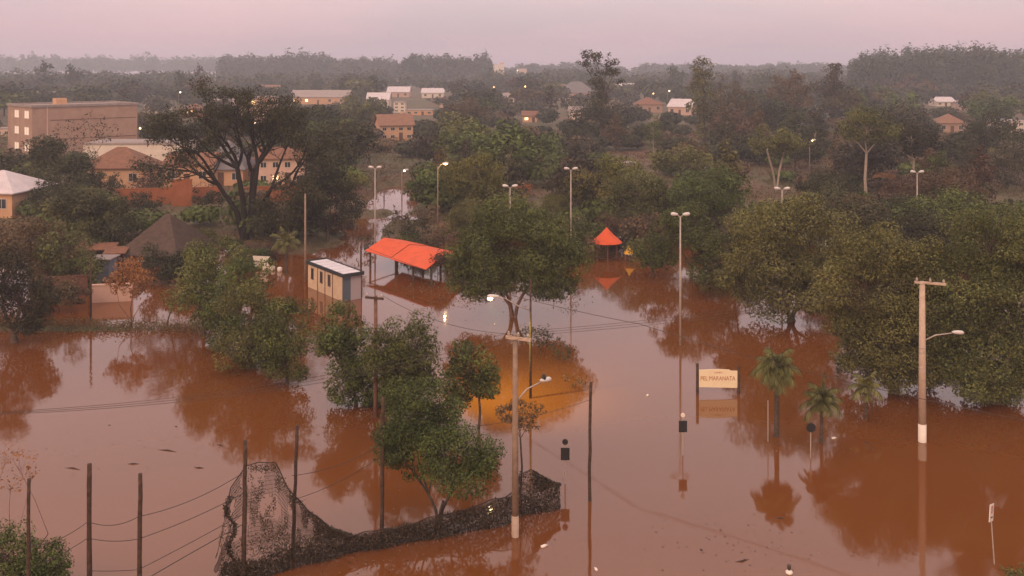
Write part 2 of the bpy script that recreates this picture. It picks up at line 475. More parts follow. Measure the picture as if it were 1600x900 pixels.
BULBO = mat('sodium_lamp_lens', (.9, .6, .3), .5, .3, emit=((1.0, .60, .22), 6))
BULBW = mat('white_lamp_lens', (.9, .9, .85), .5, .3, emit=((1.0, .85, .66), 5))
def lit_lamp(px, by, top, label, dx=0, warm=True, water=False, big=.16, power=0, r=.07):
    """single street lamp, lit: pole, arm, head, glowing lens"""
    p = gp(px, by, water); S = Spx(p); h = (by-top)/S; ax = dx/S
    t = thing('street_lamp', label, 'street lamp', p)
    MB().tube([(0, 0, -1), (0, 0, h*.97)], [r, r*.7], 6).build('pole', CONCD, t, smooth=True)
    m = MB(); m.tube([(0, 0, h*.93), (ax*.6, -.1, h-.05), (ax, -.1, h)], .035, 5); m.build('arm', STEEL, t)
    m = MB(); lamp_head(m, (ax*.8, -.1, h+.05), (1 if ax >= 0 else -1, 0, .05), .6+big, .28); m.build('lamp_head', LAMPW, t, smooth=True)
    c = Vector((ax+(.2 if ax >= 0 else -.2), -.12, h-.05))
    big_ = big; big = big*.55
    m = MB(); m.tube([c+Vector((0, 0, -big)), c+Vector((0, 0, -big*.4)), c+Vector((0, 0, big*.5)), c+Vector((0, 0, big))], [big*.5, big, big*.95, big*.35], 8)
    m.build('lens', BULBO if warm else BULBW, t, smooth=True)
    if power:
        ld = bpy.data.lights.new('lamp_light', 'POINT'); ld.energy = power; ld.color = (1, .60, .26) if warm else (1, .85, .7); ld.shadow_soft_size = .07
        lo = bpy.data.objects.new('lamp_light', ld); COL.objects.link(lo); lo.parent = t; lo.location = c+Vector((0, -.3, -big-.15))
    return t
lit_lamp(684, 372, 256, 'lit orange street lamp on a pale pole beside the round lime tree', 9, True, False, .12, 80)

# utility poles
def crossarm(t, h, L_, ang, z2=.0, ins=3, m=CONC):
    mb = MB(); mb.box((0, -.16, h), (L_, .11, .12), 0)
    o = mb.build('crossarm', m, t); o.rotation_euler = (0, 0, ang)
    for i in range(ins):
        x = -L_/2+.12+(L_-.24)*i/max(ins-1, 1)
        k = MB(); k.tube([(x, -.16, h+.06), (x, -.16, h+.12), (x, -.16, h+.17), (x, -.16, h+.26)], [.02, .06, .065, .03], 8)
        q = k.build('insulator', INSUL, o)
    return o
def arm_lamp(t, z0, x1, y1, z1, L_=.62):
    m = MB(); m.tube([(0, 0, z0), (x1*.4, y1*.4, z0+(z1-z0)*.7), (x1, y1, z1)], [.04, .035, .03], 6); m.build('lamp_arm', STEEL, t, smooth=True)
    d = Vector((x1, y1, 0)).normalized()
    m = MB(); lamp_head(m, (x1-d.x*.2, y1-d.y*.2, z1+.03), (d.x, d.y, -.05), L_, .21); return m.build('lamp_head', LAMPW, t, smooth=True)
# right-hand concrete pole with the painted foot
pR = gp(1441, 690, True); S = Spx(pR); hR = 250/S
tR = thing('utility_pole', 'pale concrete power pole with white painted foot, standing before the broad trees', 'utility pole', pR)
MB().tube([(0, 0, .95), (0, 0, 4.5), (0, 0, hR)], [.205, .175, .14], 12).build('shaft', CONC, tR, smooth=True)
MB().tube([(0, 0, -1.2), (0, 0, .952)], [.213, .213], 12).build('painted_foot', WHITEP, tR, smooth=True)
crossarm(tR, hR-.05, 1.55, R(-22), m=CONC).location = (.42, 0, 0)
arm_lamp(tR, 5.35, 1.75, -.1, 5.85)
for z in (5.0, 4.75, 4.1, 3.9): MB().tube([(0, 0, z), (0, 0, z+.05)], .185, 10).build('steel_band', STEEL, tR)
# middle concrete pole
pM = gp(805, 838, True); S = Spx(pM); hM = (838-523)/S
tM = thing('utility_pole', 'weathered concrete power pole in the middle of the flooded street, beside the low creeper fence', 'utility pole', pM)
MB().tube([(0, 0, .9), (0, 0, 4), (0, 0, hM)], [.155, .135, .10], 12).build('shaft', CONCD, tM, smooth=True)
MB().tube([(0, 0, -1.2), (0, 0, .902)], [.162, .162], 12).build('painted_foot', mat('dirty_painted_foot', (.36, .26, .20), .8, .2, noise=(.46, .34, .27), nscale=5), tM, smooth=True)
crossarm(tM, hM-.12, 1.15, R(-25), m=CONC).location = (.2, 0, 0)
arm_lamp(tM, 5.7, 1.25, .9, 6.35, .6)
m = MB(); m.tube([(1.25, .9, 6.38), (1.25, .9, 6.5), (1.25, .9, 6.62)], [.09, .11, .06], 8); m.build('photocell', BLACK, tM)
# crossarm pole by the small trees
pL = gp(587, 652, True); S = Spx(pL); hL = (652-462)/S
tL = thing('utility_pole', 'slim reddish wooden power pole with a crossarm, among the small trees before the white hut', 'utility pole', pL)
MB().tube([(0, 0, -1.2), (0, 0, hL)], [.14, .10], 8).build('shaft', mat('reddish_pole_wood', (.14, .07, .05), .9, .2, noise=(.22, .12, .09), nscale=5), tL, smooth=True)
crossarm(tL, hL-.1, 1.15, R(-20), ins=2, m=WOODP).location = (-.0, 0, 0)
# pole next to the hut
pH = gp(564, 466, True); S = Spx(pH); hH = (466-405)/S+1.2
tH = tag(MB().tube([(0, 0, -1.2), (0, 0, hH)], [.10, .08], 7).build('utility_pole', WOODP, None, pH, True), 'thin dark pole touching the corner of the white hut', 'utility pole')
pG = gp(477, 440, True)
tG = tag(MB().tube([(0, 0, -1.2), (0, 0, 8.2)], [.12, .08], 7).build('utility_pole', CONCD, None, pG, True), 'grey slender pole rising behind the white hut in front of the dark trees', 'utility pole')
# off-frame pole that carries the line on
pO = Vector((-23, 31, 0))
tO = thing('utility_pole', 'power pole beyond the picture edge that ends the street line', 'utility pole', pO)
MB().tube([(0, 0, -1.2), (0, 0, 8.6)], [.2, .13], 10).build('shaft', CONC, tO, smooth=True)
crossarm(tO, 8.5, 1.6, R(10))
for i, (a, nm) in enumerate(((-.5, 'rear'), (.1, 'middle'), (.7, 'front'))):
    A = (pR.x+.42+a, pR.y-.15-a*.4, hR+.22); B = (pM.x+.2+a*.8, pM.y-.15-a*.35, hM+.1); C_ = (pO.x+a, pO.y, 8.75)
    cable([A, B], .35, nm+' overhead wire between the two concrete power poles', .009, 20)
    cable([B, C_], 1.0, nm+' overhead wire running from the middle concrete pole over the torn net', .009, 20)
cable([(pH.x, pH.y, hH), (pM.x+7.2, pM.y+14, 5.3), (pR.x+6, 36, 5.2)], .55, 'thick slack cable crossing the flooded street from the hut', .018, 30)
cable([(pL.x+.4, pL.y, hL), (pM.x+.3, pM.y, hM)], .5, 'short wire between the reddish crossarm pole and the middle concrete pole', .012, 16)

# the lit lamp pole behind the small trees: it makes the amber pool on the water
pY = gp(829, 622, True); S = Spx(pY); hY = (622-436)/S
tY = thing('street_lamp', 'thin dark pole with lit amber lamp over the glowing water, before the big spreading tree', 'street lamp', pY)
MB().tube([(0, 0, -1.2), (0, 0, hY)], [.085, .055], 8).build('pole', WOODP, tY, smooth=True)
hx = (768-829)/S; hz_ = (636-472)/S
m = MB(); m.tube([(0, 0, hz_-1.05), (hx*.3, -.2, hz_-.75), (hx*.65, -.7, hz_-.15), (hx*.85, -1.0, hz_)], [.04, .04, .035, .035], 6); m.build('lamp_arm', STEEL, tY, smooth=True)
m = MB(); lamp_head(m, (hx*.8, -1.0, hz_+.04), (-1, -.1, .05), .7, .22); m.build('lamp_head', LAMPW, tY, smooth=True)
m = MB(); m.tube([(hx-.05, -1.03, hz_-.16), (hx-.05, -1.03, hz_-.10), (hx-.05, -1.03, hz_-.04)], [.06, .13, .14], 8); m.build('lens', mat('bright_lamp_lens', (.9, .7, .4), .5, .3, emit=((1.0, .75, .35), 60)), tY, smooth=True)
ld = bpy.data.lights.new('lamp_light', 'SPOT'); ld.energy = 4400; ld.color = (1.0, .92, .16); ld.spot_size = R(112); ld.spot_blend = .9; ld.shadow_soft_size = .15
lo = bpy.data.objects.new('lamp_light', ld); COL.objects.link(lo); lo.parent = tY; lo.location = (hx-.05, -1.03, hz_-.22)
lo.rotation_euler = Vector((.28, .22, -1)).to_track_quat('-Z', 'Y').to_euler()

# sign backs in the street
def sign_back(px, by, cy_, label, box=True, disc_dy=-18, discm=BLACK, dr=.14):
    p = gp(px, by, True); S = Spx(p); z = (by-cy_)/S
    t = thing('street_sign', label, 'street sign', p)
    top = z+(.6 if box else 0)
    MB().tube([(0, .03, -1.2), (0, .03, top)], .028, 6).build('post', STEEL, t)
    if box:
        m = MB(); m.box((0, -.02, z), (.42, .05, .58)); m.box((0, -.05, z), (.36, .02, .52)); o = m.build('back_plate', BLACK, t)
        m = MB(); m.tube([(0, -.03, top-.03), (0, .02, top-.03)], dr, 14); m.build('disc', discm, t)
    else:
        m = MB(); m.tube([(0, -.03, z), (.0, .02, z)], .24, 14); m.build('disc', BLACK, t)
    return t
sign_back(883, 757, 709, 'black-backed rectangular sign topped by a small dark disc, by the end of the creeper fence')
sign_back(1067, 712, 666, 'black-backed rectangular sign topped by a small white disc, in line with the tallest lamp', discm=WHITEP, dr=.11)
sign_back(1267, 716, 668, 'round black sign back on a thin stem between the two palms', box=False)
pS = gp(1200, 690, True)
tag(MB().tube([(0, 0, -1), (0, 0, 2.2)], .025, 6).build('sign_post', STEEL, None, pS), 'bare thin steel post in the water by the larger palm', 'post')

# white board on two posts
pB = gp(1122, 615, True); S = Spx(pB)
tB = thing('park_board', 'cream notice board with red lettering between two dark posts in open water', 'sign board', pB)
bm = MB(); w = 60/S; z0, z1 = (615-606)/S, (615-578)/S
pts = [(-w/2, 0, z0+.06), (w/2, 0, z0), (w/2, 0, z1-.05), (w/2-.38, 0, z1-.05), (w/2-.5, 0, z1+.02), (0, 0, z1+.05), (-w/2, 0, z1)]
k = len(pts)
bm.v = [(x, -.03, z) for x, y, z in pts]+[(x, .03, z) for x, y, z in pts]
bm.f = [tuple(range(k)), tuple(range(2*k-1, k-1, -1))]+[(i, i+k, (i+1) % k+k, (i+1) % k) for i in range(k)]; bm.m = [0]*len(bm.f)
bo = bm.build('board', mat('cream_board_paint', (.86, .74, .52), .5, .4, noise=(.80, .66, .45), nscale=1.5), tB)
RED = mat('faded_red_letter_paint', (.42, .13, .05), .6, .3)
def text(s, size, loc, parent, m, rot=(R(90), 0, 0), name='lettering', sx=1.0):
    c = bpy.data.curves.new(name, 'FONT'); c.body = s; c.size = size; c.align_x = 'CENTER'; c.align_y = 'CENTER'; c.extrude = .002
    c.materials.append(m); tmp = bpy.data.objects.new(name, c); me = bpy.data.meshes.new_from_object(tmp); bpy.data.objects.remove(tmp)
    o = bpy.data.objects.new(name, me); COL.objects.link(o); o.parent = parent; o.location = loc; o.rotation_euler = rot; o.scale = (sx, 1, 1)
    return o
text('CAMPO', .15, (.0, -.036, z1-.16), bo, RED, name='small_lettering')
text('PEL MARANATA', .38, (-.02, -.036, (z0+z1)/2+.03), bo, RED, sx=.78)
for s, hh in ((-1, (615-568)/S), (1, (615-572)/S)):
    MB().tube([(s*(w/2+.09), 0, -1.2), (s*(w/2+.09), 0, hh)], [.10, .085], 8).build('post', WOODP, tB, smooth=True)

# parking sign
pP = gp(1553, 882, True); S = Spx(pP)
tP = thing('parking_sign', 'small white rectangular sign with red ring on a thin leaning stem', 'street sign', pP)
MB().tube([(.1, .03, -1), (-.12, .03, 2.2)], .025, 6).build('post', STEEL, tP)
so_ = MB().box((0, 0, 0), (.5, .03, .66)).build('plate', WHITEP, tP, (-.10, 0, 2.08)); so_.rotation_euler = (0, R(12), R(48))
rg_ = MB()
for i in range(20):
    a, b = 2*math.pi*i/20, 2*math.pi*(i+1)/20
    rg_.poly([(math.cos(a)*.15, -.018, .12+math.sin(a)*.15), (math.cos(b)*.15, -.018, .12+math.sin(b)*.15), (math.cos(b)*.105, -.018, .12+math.sin(b)*.105), (math.cos(a)*.105, -.018, .12+math.sin(a)*.105)])
rg_.build('red_ring', mat('red_sign_paint', (.5, .06, .04), .6, .3), so_)
text('E', .2, (0, -.02, .12), so_, BLACK, name='letter')
MB().box((0, -.02, -.17), (.3, .004, .05)).build('small_line', BLACK, so_)

# floating bits
FLO = mat('floating_plastic', (.75, .68, .62), .5, .4)
def bottle(px, py, label, s=1.0):
    p = gp(px, py, True); a = rnd.uniform(0, 3)
    d = Vector((math.cos(a), math.sin(a), .1))*.11*s
    m = MB(); m.tube([-d*1.1, -d, d*.3, d*.8, d*1.25], [.015*s, .055*s, .06*s, .028*s, .022*s], 8)
    tag(m.build('bottle', FLO, None, p+Vector((0, 0, .02)), True), label, 'bottle')
bottle(1012, 618, 'pale bottle floating in open water between the tall thin post and the cream board')
bottle(850, 854, 'white round bottle floating near the foot of the middle concrete pole', 1.2)
bottle(931, 890, 'small white bottle floating below the tall thin timber post', .9)
bottle(1303, 685, 'white bottle drifting beside the smaller palm', 1.1)
bottle(773, 507, 'pale bottle floating under the big spreading tree', 1.1)
bottle(765, 568, 'whitish bottle floating at the edge of the amber glow', .8)
pq = gp(1233, 895, True)
t = thing('marker_post', 'squat brown and cream marker just breaking the surface at the bottom edge', 'marker', pq)
MB().tube([(0, 0, -.4), (0, 0, .06), (0, 0, .12)], [.15, .14, .05], 10).build('base', FLO, t, smooth=True)
MB().tube([(0, 0, .12), (0, 0, .28), (0, 0, .34)], [.06, .09, .03], 8).build('cap', BARK, t, smooth=True)
DRIFT = mat('wet_drift_wood', (.05, .035, .03), .7, .4)
for i, (px, py, ln, lab) in enumerate(((115, 731, .9, 'thin dark drift stick above the round-topped post'), (208, 725, .6, 'short dark drift twig beside the top of the third timber post'),
        (262, 703, 1.1, 'long low drift branch floating in the open pool before the net'), (311, 731, .5, 'little drift twig near the torn net'), (345, 695, .4, 'tiny dark drift piece by the high net post'),
        (1353, 691, .3, 'small dark drift lump before the concrete pole'), (1219, 810, .4, 'dark drift sliver under the larger palm reflection'), (1160, 878, .6, 'faint drift stick near the bottom edge marker'))):
    p = gp(px, py, True); m = MB(); a = rnd.uniform(-.3, .3)
    m.tube([(-ln/2, 0, -.01), (0, a*.2, .03), (ln/2, a, 0)], [.015, .03, .012], 5)
    tag(m.build('drift_branch', DRIFT, None, p), lab, 'driftwood')

# ------------------------------------------------------------------ the torn net and the creeper-grown fence
def net_fence():
    path = [(330, 912), (400, 902), (470, 884), (545, 864), (600, 854), (690, 838), (745, 828), (790, 818), (815, 806), (875, 793)]
    tops = [(330, 885), (340, 860), (362, 760), (385, 727), (430, 722), (452, 762), (480, 797), (510, 822), (545, 836), (600, 828), (690, 806), (745, 790), (790, 776), (806, 765), (812, 738), (830, 734), (850, 746), (868, 757), (875, 760)]
    lows = [(330, 885), (400, 872), (470, 850), (545, 838), (600, 826), (875, 758)]
    def ip(tab, x):
        for (a, p), (c, q) in zip(tab, tab[1:]):
            if a <= x <= c: return p+(q-p)*(x-a)/(c-a)
        return tab[0][1] if x < tab[0][0] else tab[-1][1]
    rg = np.random.default_rng(5)
    def P(px, py):
        b = gp(px, ip(path, px), True); z = (ip(path, px)-py)/Spx(b)
        return b, z
    t = thing('net_fence', 'torn sports net sagging from a high corner into a low creeper-grown fence across the water', 'net fence')
    # mesh netting (strands)
    net = MB(); rr = random.Random(3)
    cols = np.arange(336, 875, 2.0)
    grid = []
    for c in cols:
        b, zt = P(c, ip(tops, c)); col = []
        nz_ = 32
        for j in range(nz_):
            z = -.15+(zt+.15)*j/(nz_-1)
            w_ = .10*math.sin(c*.07+j*.35)+.05*math.sin(c*.19-j*.8)
            col.append(Vector((b.x, b.y+w_, z)))
        grid.append(col)
    def strand(a, b, r):
        d = (b-a); s = Vector((-d.z, 0, d.x)); s = s.normalized()*r if s.length > 1e-6 else Vector((r, 0, 0))
        f = Vector((0, r, 0))
        net.poly([a-s, a+s, b+s, b-s]); net.poly([a-f, a+f, b+f, b-f])
    for i in range(len(cols)-1):
        for j in range(31):
            hole = math.sin(cols[i]*.11+j*.3)+math.sin(cols[i]*.043-j*.55)+(.5 if j > 15 else .0)
            if cols[i] < 460 and hole > .75: continue
            strand(grid[i][j], grid[i][j+1], .0065)
            strand(grid[i][j], grid[i+1][j], .006)
    netm = mat('net_twine', (.045, .034, .028), .9, .1)
    net.build('net', netm, t)
    # top rope
    rp = MB(); rp.tube([g[-1] for g in grid[8:]], .022, 5); rp.build('top_rope', mat('rope', (.05, .038, .032), .9, .1), t)
    # creeper leaves on the low band, shreds higher up
    Cc, Tt, Ss = [], [], []
    def scatter(n, x0, x1, fz, size, tint, thick=.14):
        for _ in range(n):
            px = rr.uniform(x0, x1); b, zt = P(px, ip(tops, px)); _, zl = P(px, ip(lows, px))
            z = fz(rr, zt, zl, px)
            if z is None: continue
            bw = .10*math.sin(px*.07+z*3)
            Cc.append((b.x+rr.gauss(0, .03), b.y+bw+rr.gauss(0, thick), z)); Tt.append(min(max(tint+rr.gauss(0, .2), 0), 1)); Ss.append(size*rr.uniform(.6, 1.4))
    scatter(15000, 345, 875, lambda r, zt, zl, x: -.05+min(zl, zt)*r.random()*1.02, .050, .35, .13)
    def up(r, zt, zl, x):
        u = r.random(); z = zl+(zt-zl)*u
        if x < 392 and r.random() < .75: return None
        v = math.sin(x*.085+z*1.9)+math.sin(x*.21-z*2.7+1)+.7*math.sin(x*.5+z*5)
        edge = (zt-z) < .30
        return z if (v > .0 or edge or (u < .25 and r.random() < .6)) else None
    scatter(15000, 345, 548, up, .033, .55, .06)
    scatter(2600, 808, 875, lambda r, zt, zl, x: zl+(zt-zl)*r.random() if (x > 832 or (zt-zl)*r.random() > .8*(zt-zl)) else None, .05, .4, .08)
    # twisted vine hanging by the high post
    for _ in range(900):
        u = rr.random(); px = 366+6*math.sin(u*13)-8*u; b, _z = P(px, 800)
        Cc.append((b.x+rr.gauss(0, .06), b.y, .1+u*3.2)); Tt.append(.3); Ss.append(.05)
    C = np.array(Cc); n_ = len(C)
    nr = unit(rg.normal(size=(n_, 3))+np.array([0, -.6, .5]))
    V = leafverts(C, nr, np.array(Ss), rg)
    me = quadmesh('creeper', V, 4, leafmat('creeper_leaf', (.038, .026, .018), (.10, .075, .045), 0, 0), np.array(Tt))
    o = bpy.data.objects.new('creeper', me); COL.objects.link(o); o.parent = t
    o['kind'] = 'stuff'
net_fence()

# ------------------------------------------------------------------ the hut, the orange shelter, the gazebo, the little yellow roof
def wallbox(mb, A, B, h, z0=-.8, th=.08, mi=0):
    A = Vector(A); B = Vector(B); d = B-A; c = (A+B)/2
    mb.box((c.x, c.y, (z0+h)/2), (d.length, th, h-z0), math.atan2(d.y, d.x), mi)
def hut():
    a = gp(482, 448, True); b = gp(535, 471, True); c_ = gp(565, 466, True)
    d = a+(c_-b)
    o = b.copy(); hgt = 2.08
    t = thing('hut', 'half-drowned white hut with a dark-edged flat roof and a blue-grey door end', 'hut', o)
    A, B, C2, D = [v-o for v in (a, b, c_, d)]
    cream = mat('cream_hut_wall', (.70, .54, .38), .7, .3, noise=(.60, .44, .30), nscale=1.3)
    blue = mat('blue_grey_panel', (.10, .13, .16), .6, .4); pale = mat('pale_grey_panel', (.42, .36, .38), .6, .3)
    m = MB(); wallbox(m, A, B, hgt); wallbox(m, C2, D, hgt); wallbox(m, D, A, hgt); m.build('wall', cream, t)
    m = MB(); q = B.lerp(C2, .42); wallbox(m, q, C2, hgt); m.build('end_panel', pale, t)
    m = MB(); wallbox(m, B, q, hgt); m.build('door', blue, t)
    L_ = (B-A); u = L_.normalized(); nn = Vector((u.y, -u.x, 0)); ang = math.atan2(u.y, u.x)
    trim = mat('brown_trim', (.20, .12, .08), .8, .3)
    for f in (.30, .52, .74):
        p = A+L_*f+nn*.06; MB().box((p.x, p.y, hgt/2-.4), (.09, .05, hgt+.78), ang).build('wall_batten', trim, t)
    for f in (.14, .41, .64):
        p = A+L_*f+nn*.05
        w_ = MB().box((p.x, p.y, 1.35), (.52, .05, 1.05), ang).build('window', trim, t)
        p = A+L_*f+nn*.08
        MB().box((p.x, p.y, 1.35), (.42, .02, .93), ang).build('pane', GLASSD, w_)
    # roof: dark fascia tray with pale sheets inside
    ctr = (A+B+C2+D)/4; w2 = (C2-B).length
    fas = mat('dark_fascia', (.035, .04, .045), .6, .3)
    m = MB()
    for p0, p1 in ((A, B), (B, C2), (C2, D), (D, A)):
        e0 = p0+(p0-ctr).normalized()*.28; e1 = p1+(p1-ctr).normalized()*.28
        wallbox(m, (e0.x, e0.y, 0), (e1.x, e1.y, 0), hgt+.30, hgt+.0, .10)
    rf = m.build('roof', fas, t)
    sheet = mat('pale_roof_sheet', (.74, .70, .72), .5, .4, noise=(.62, .58, .62), nscale=1.5)
    v = (C2-B)
    m = MB()
    for i in range(6):
        f0 = (i+.05)/6; f1 = (i+.95)/6
        q0 = A+L_*f0+v*.02; q1 = A+L_*f1+v*.02; q2 = A+L_*f1+v*.98; q3 = A+L_*f0+v*.98
        m.poly([(p.x, p.y, hgt+.24) for p in (q0, q1, q2, q3)])
    m.poly([(p.x, p.y, hgt+.2) for p in (A, B, C2, D)], 0)
    m.build('roof_sheet', sheet, rf)
hut()

def shelter():
    eL = gp(570, 418.7, True); eR = gp(665, 450.4, True); rL = gp(600, 409.3, True); rR = gp(696, 436.6, True)
    o = eL.lerp(eR, .5); hE, hR_ = 1.7, 2.45
    t = thing('picnic_shelter', 'open shelter with a long bright orange gabled roof on posts above the flood', 'shelter', o)
    eL, eR, rL, rR = [v-o for v in (eL, eR, rL, rR)]
    z = lambda v, h: Vector((v.x, v.y, h))
    bL = rL+(rL-eL); bR = rR+(rR-eR)
    roof = thing_part = None
    def slab(name, ps, parent, m, th=.06):
        mb = MB(); nrm = (ps[1]-ps[0]).cross(ps[2]-ps[0]).normalized()
        if nrm.z < 0: nrm = -nrm
        lo_ = [p-nrm*th for p in ps]; k_ = len(ps)
        mb.v = [tuple(p) for p in ps]+[tuple(p) for p in lo_]
        mb.f = [tuple(range(k_)), tuple(range(2*k_-1, k_-1, -1))]+[(i, i+k_, (i+1) % k_+k_, (i+1) % k_) for i in range(k_)]; mb.m = [0]*len(mb.f)
        return mb.build(name, m, parent)
    f = .44
    mE = z(eL.lerp(eR, f), hE); mR = z(rL.lerp(rR, f), hR_); mB = z(bL.lerp(bR, f), hE)
    g = (eR-eL).normalized()*.05
    down = Vector((0, 0, -.14))
    r1 = slab('roof_panel', [z(eL, hE+.05), mE-g+down*0+Vector((0,0,.05)), mR-g+Vector((0,0,.05)), z(rL, hR_+.05)], t, ORANGE)
    r2 = slab('roof_panel', [mE+g, z(eR, hE), z(rR, hR_), mR+g], t, ORANGE)
    slab('roof_panel', [z(rL, hR_+.045), mR-g+Vector((0,0,.045)), mB-g+Vector((0,0,.045)), z(bL, hE+.045)], t, ORANGE)
    slab('roof_panel', [mR+g-Vector((0,0,.005)), z(rR, hR_-.005), z(bR, hE-.005), mB+g-Vector((0,0,.005))], t, ORANGE)
    for a_, b_ in ((eL, bL), (eR, bR), (eL.lerp(eR, .44), bL.lerp(bR, .44)), (eL.lerp(eR, .72), bL.lerp(bR, .72))):
        for u in (.14, .86):
            q = a_.lerp(b_, u)
            MB().tube([(q.x, q.y, -1), (q.x, q.y, hE+.12)], .11, 8).build('post', BARK, t)
        p0, p1 = a_.lerp(b_, .1), a_.lerp(b_, .9)
        MB().tube([z(p0, hE-.1), z(p1, hE-.1)], .06, 5).build('tie_beam', BARK, t)
    for u in (.14, .86):
        p0, p1 = eL.lerp(bL, u), eR.lerp(bR, u)
        MB().tube([z(p0, hE-.02+ (.0)), z(p1, hE-.06)], .06, 5).build('long_beam', BARK, t)
    # vine hanging over the far end of the roof
    rg = np.random.default_rng(9); nL = 900
    e = np.array([list(rR.lerp(bR, .0).lerp(eR, u)) for u in rg.random(nL)*.45]); e[:, 2] = hR_-.1-.5*rg.random(nL)
    e += rg.normal(size=(nL, 3))*np.array([.35, .35, .22])
    V = leafverts(e, unit(rg.normal(size=(nL, 3))+np.array([0, 0, .5])), np.full(nL, .1), rg)
    ob = bpy.data.objects.new('vine', quadmesh('vine', V, 4, LEAF['brown'], rg.random(nL))); COL.objects.link(ob); ob.parent = t; ob['kind'] = 'stuff'
shelter()

def gazebo():
    p = gp(948, 404, True); S = Spx(p); hE = (404-378)/S; hA = (404-355)/S; r = 24/S
    t = thing('gazebo', 'small round gazebo with a bright orange cone roof standing in the flood', 'gazebo', p)
    m = MB(); n_ = 20
    ring = [(math.cos(2*math.pi*i/n_)*r, math.sin(2*math.pi*i/n_)*r, hE) for i in range(n_)]
    mid = [(math.cos(2*math.pi*i/n_)*r*.45, math.sin(2*math.pi*i/n_)*r*.45, hE+(hA-hE)*.50) for i in range(n_)]
    m.v = ring+mid+[(0, 0, hA)]+[(x, y, z-.05) for x, y, z in ring]+[(0, 0, hA-.1)]
    for i in range(n_):
        j = (i+1) % n_
        m.f += [(i, j, n_+j, n_+i), (n_+i, n_+j, 2*n_), (i, 2*n_+1+i, 2*n_+1+j, j), (2*n_+1+j, 2*n_+1+i, 3*n_+1)]
    m.m = [0]*len(m.f); m.build('roof', ORANGE, t, smooth=False)
    for i in range(6):
        a = 2*math.pi*(i+.5)/6
        MB().tube([(math.cos(a)*r*.72, math.sin(a)*r*.72, -1), (math.cos(a)*r*.72, math.sin(a)*r*.72, hE+.15)], .06, 6).build('post', BARKR, t)
    m = MB()
    for i in range(24):
        a, b = 2*math.pi*i/24, 2*math.pi*(i+1)/24
        if i in (17, 18): continue
        m.tube([(math.cos(a)*r*.75, math.sin(a)*r*.75, .22), (math.cos(b)*r*.75, math.sin(b)*r*.75, .22)], .05, 5)
    m.build('railing', BARK, t)
    p = gp(983, 407, True); S = Spx(p); h0, h1 = 11/S, 25/S; r = 9/S
    t = thing('play_tower', 'little yellow pyramid roof of a drowned play tower beside the orange gazebo', 'playground tower', p)
    m = MB()
    q = [(math.cos(R(45+90*i))*r*1.2, math.sin(R(45+90*i))*r*1.2, h0) for i in range(4)]
    k_ = [(x*.35, y*.35, h0+(h1-h0)*.55) for x, y, z in q]
    m.v = q+k_+[(0, 0, h1)]
    for i in range(4):
        j = (i+1) % 4; m.f += [(i, j, 4+j, 4+i), (4+i, 4+j, 8)]
    m.f.append((3, 2, 1, 0)); m.m = [0]*len(m.f); m.build('roof', YELLOW, t)
    for x, y, z in q: MB().tube([(x*.8, y*.8, -1), (x*.8, y*.8, h0+.03)], .05, 5).build('post', BARKR, t)
gazebo()

# white leaning panel, tubs and the upturned car by the bank
p = gp(409, 421, False); S = Spx(p)
t = thing('broken_signboard', 'pale cracked board leaning on the muddy bank behind the green tree row', 'board', p)
m = MB(); m.poly([(-.9, 0, 1.35), (.75, .1, 1.25), (.5, .05, .75), (.95, .1, .0), (.2, 0, -.2), (-.1, 0, .15), (-.75, 0, .3)]); m.poly([(-.9, .06, 1.35), (.75, .16, 1.25), (.5, .11, .75), (.95, .16, .0), (.2, .06, -.2), (-.1, .06, .15), (-.75, .06, .3)][::-1])
m.build('panel', WHITEP, t)
MB().tube([(-.7, .12, -.3), (-.7, .12, 1.2)], .05, 6).build('prop', BARK, t)
for px, py, lab in ((426, 422, 'white round tub washed up beside the pale cracked board'), (437, 424, 'smaller dark-topped tub a step away from the cracked board')):
    p = gp(px, py, False); m = MB(); m.tube([(0, 0, -.1), (0, 0, .1), (0, 0, .35), (0, 0, .42)], [.18, .24, .24, .14], 10)
    tag(m.build('tub', WHITEP if px < 430 else FLO, None, p, True), lab, 'tub')
def submerged_car(px, by, label, colr, rz, s=1.0):
    p = gp(px, by, False); t = thing('parked_car', label, 'car', p, rz); t.scale = (s, s, s)
    body = mat(label[:12]+'_paint', colr, .4, .5)
    prof = [(-2.0, .35), (-2.05, .75), (-1.75, .92), (-1.15, .98), (-.65, 1.42), (.75, 1.45), (1.35, 1.0), (1.95, .9), (2.0, .35)]
    m = MB(); k_ = len(prof)
    for y, sc_ in ((-.82, 1), (.82, 1)):
        m.v += [(x, y*(0.86 if z > 1.2 else 1), z) for x, z in prof]
    m.f = [tuple(range(k_)), tuple(range(2*k_-1, k_-1, -1))]+[(i, (i+1) % k_, (i+1) % k_+k_, i+k_) for i in range(k_)]; m.m = [0]*len(m.f)
    m.build('body', body, t)
    for y in (-.845, .845):
        w_ = MB(); w_.poly([(-1.0, y*1.003, 1.0), (1.15, y*1.003, 1.0), (.7, y*.90, 1.38), (-.6, y*.90, 1.38)][::(1 if y < 0 else -1)]); w_.build('side_window', GLASSD, t)
    for x in (-1.25, 1.25):
        for y in (-.78, .78):
            MB().tube([(x, y-.1, .33), (x, y+.1, .33)], .33, 14).build('wheel', BLACK, t)
submerged_car(443, 368, 'white car stranded on the bank under the dark trees', (.80, .66, .50), R(-25), .62)
p = gp(433, 377, False)
tag(MB().box((0, 0, .15), (1.2, .5, .12), .1).build('mattress', WHITEP, None, p), 'white flat slab lying on the grass near the stranded car', 'slab')

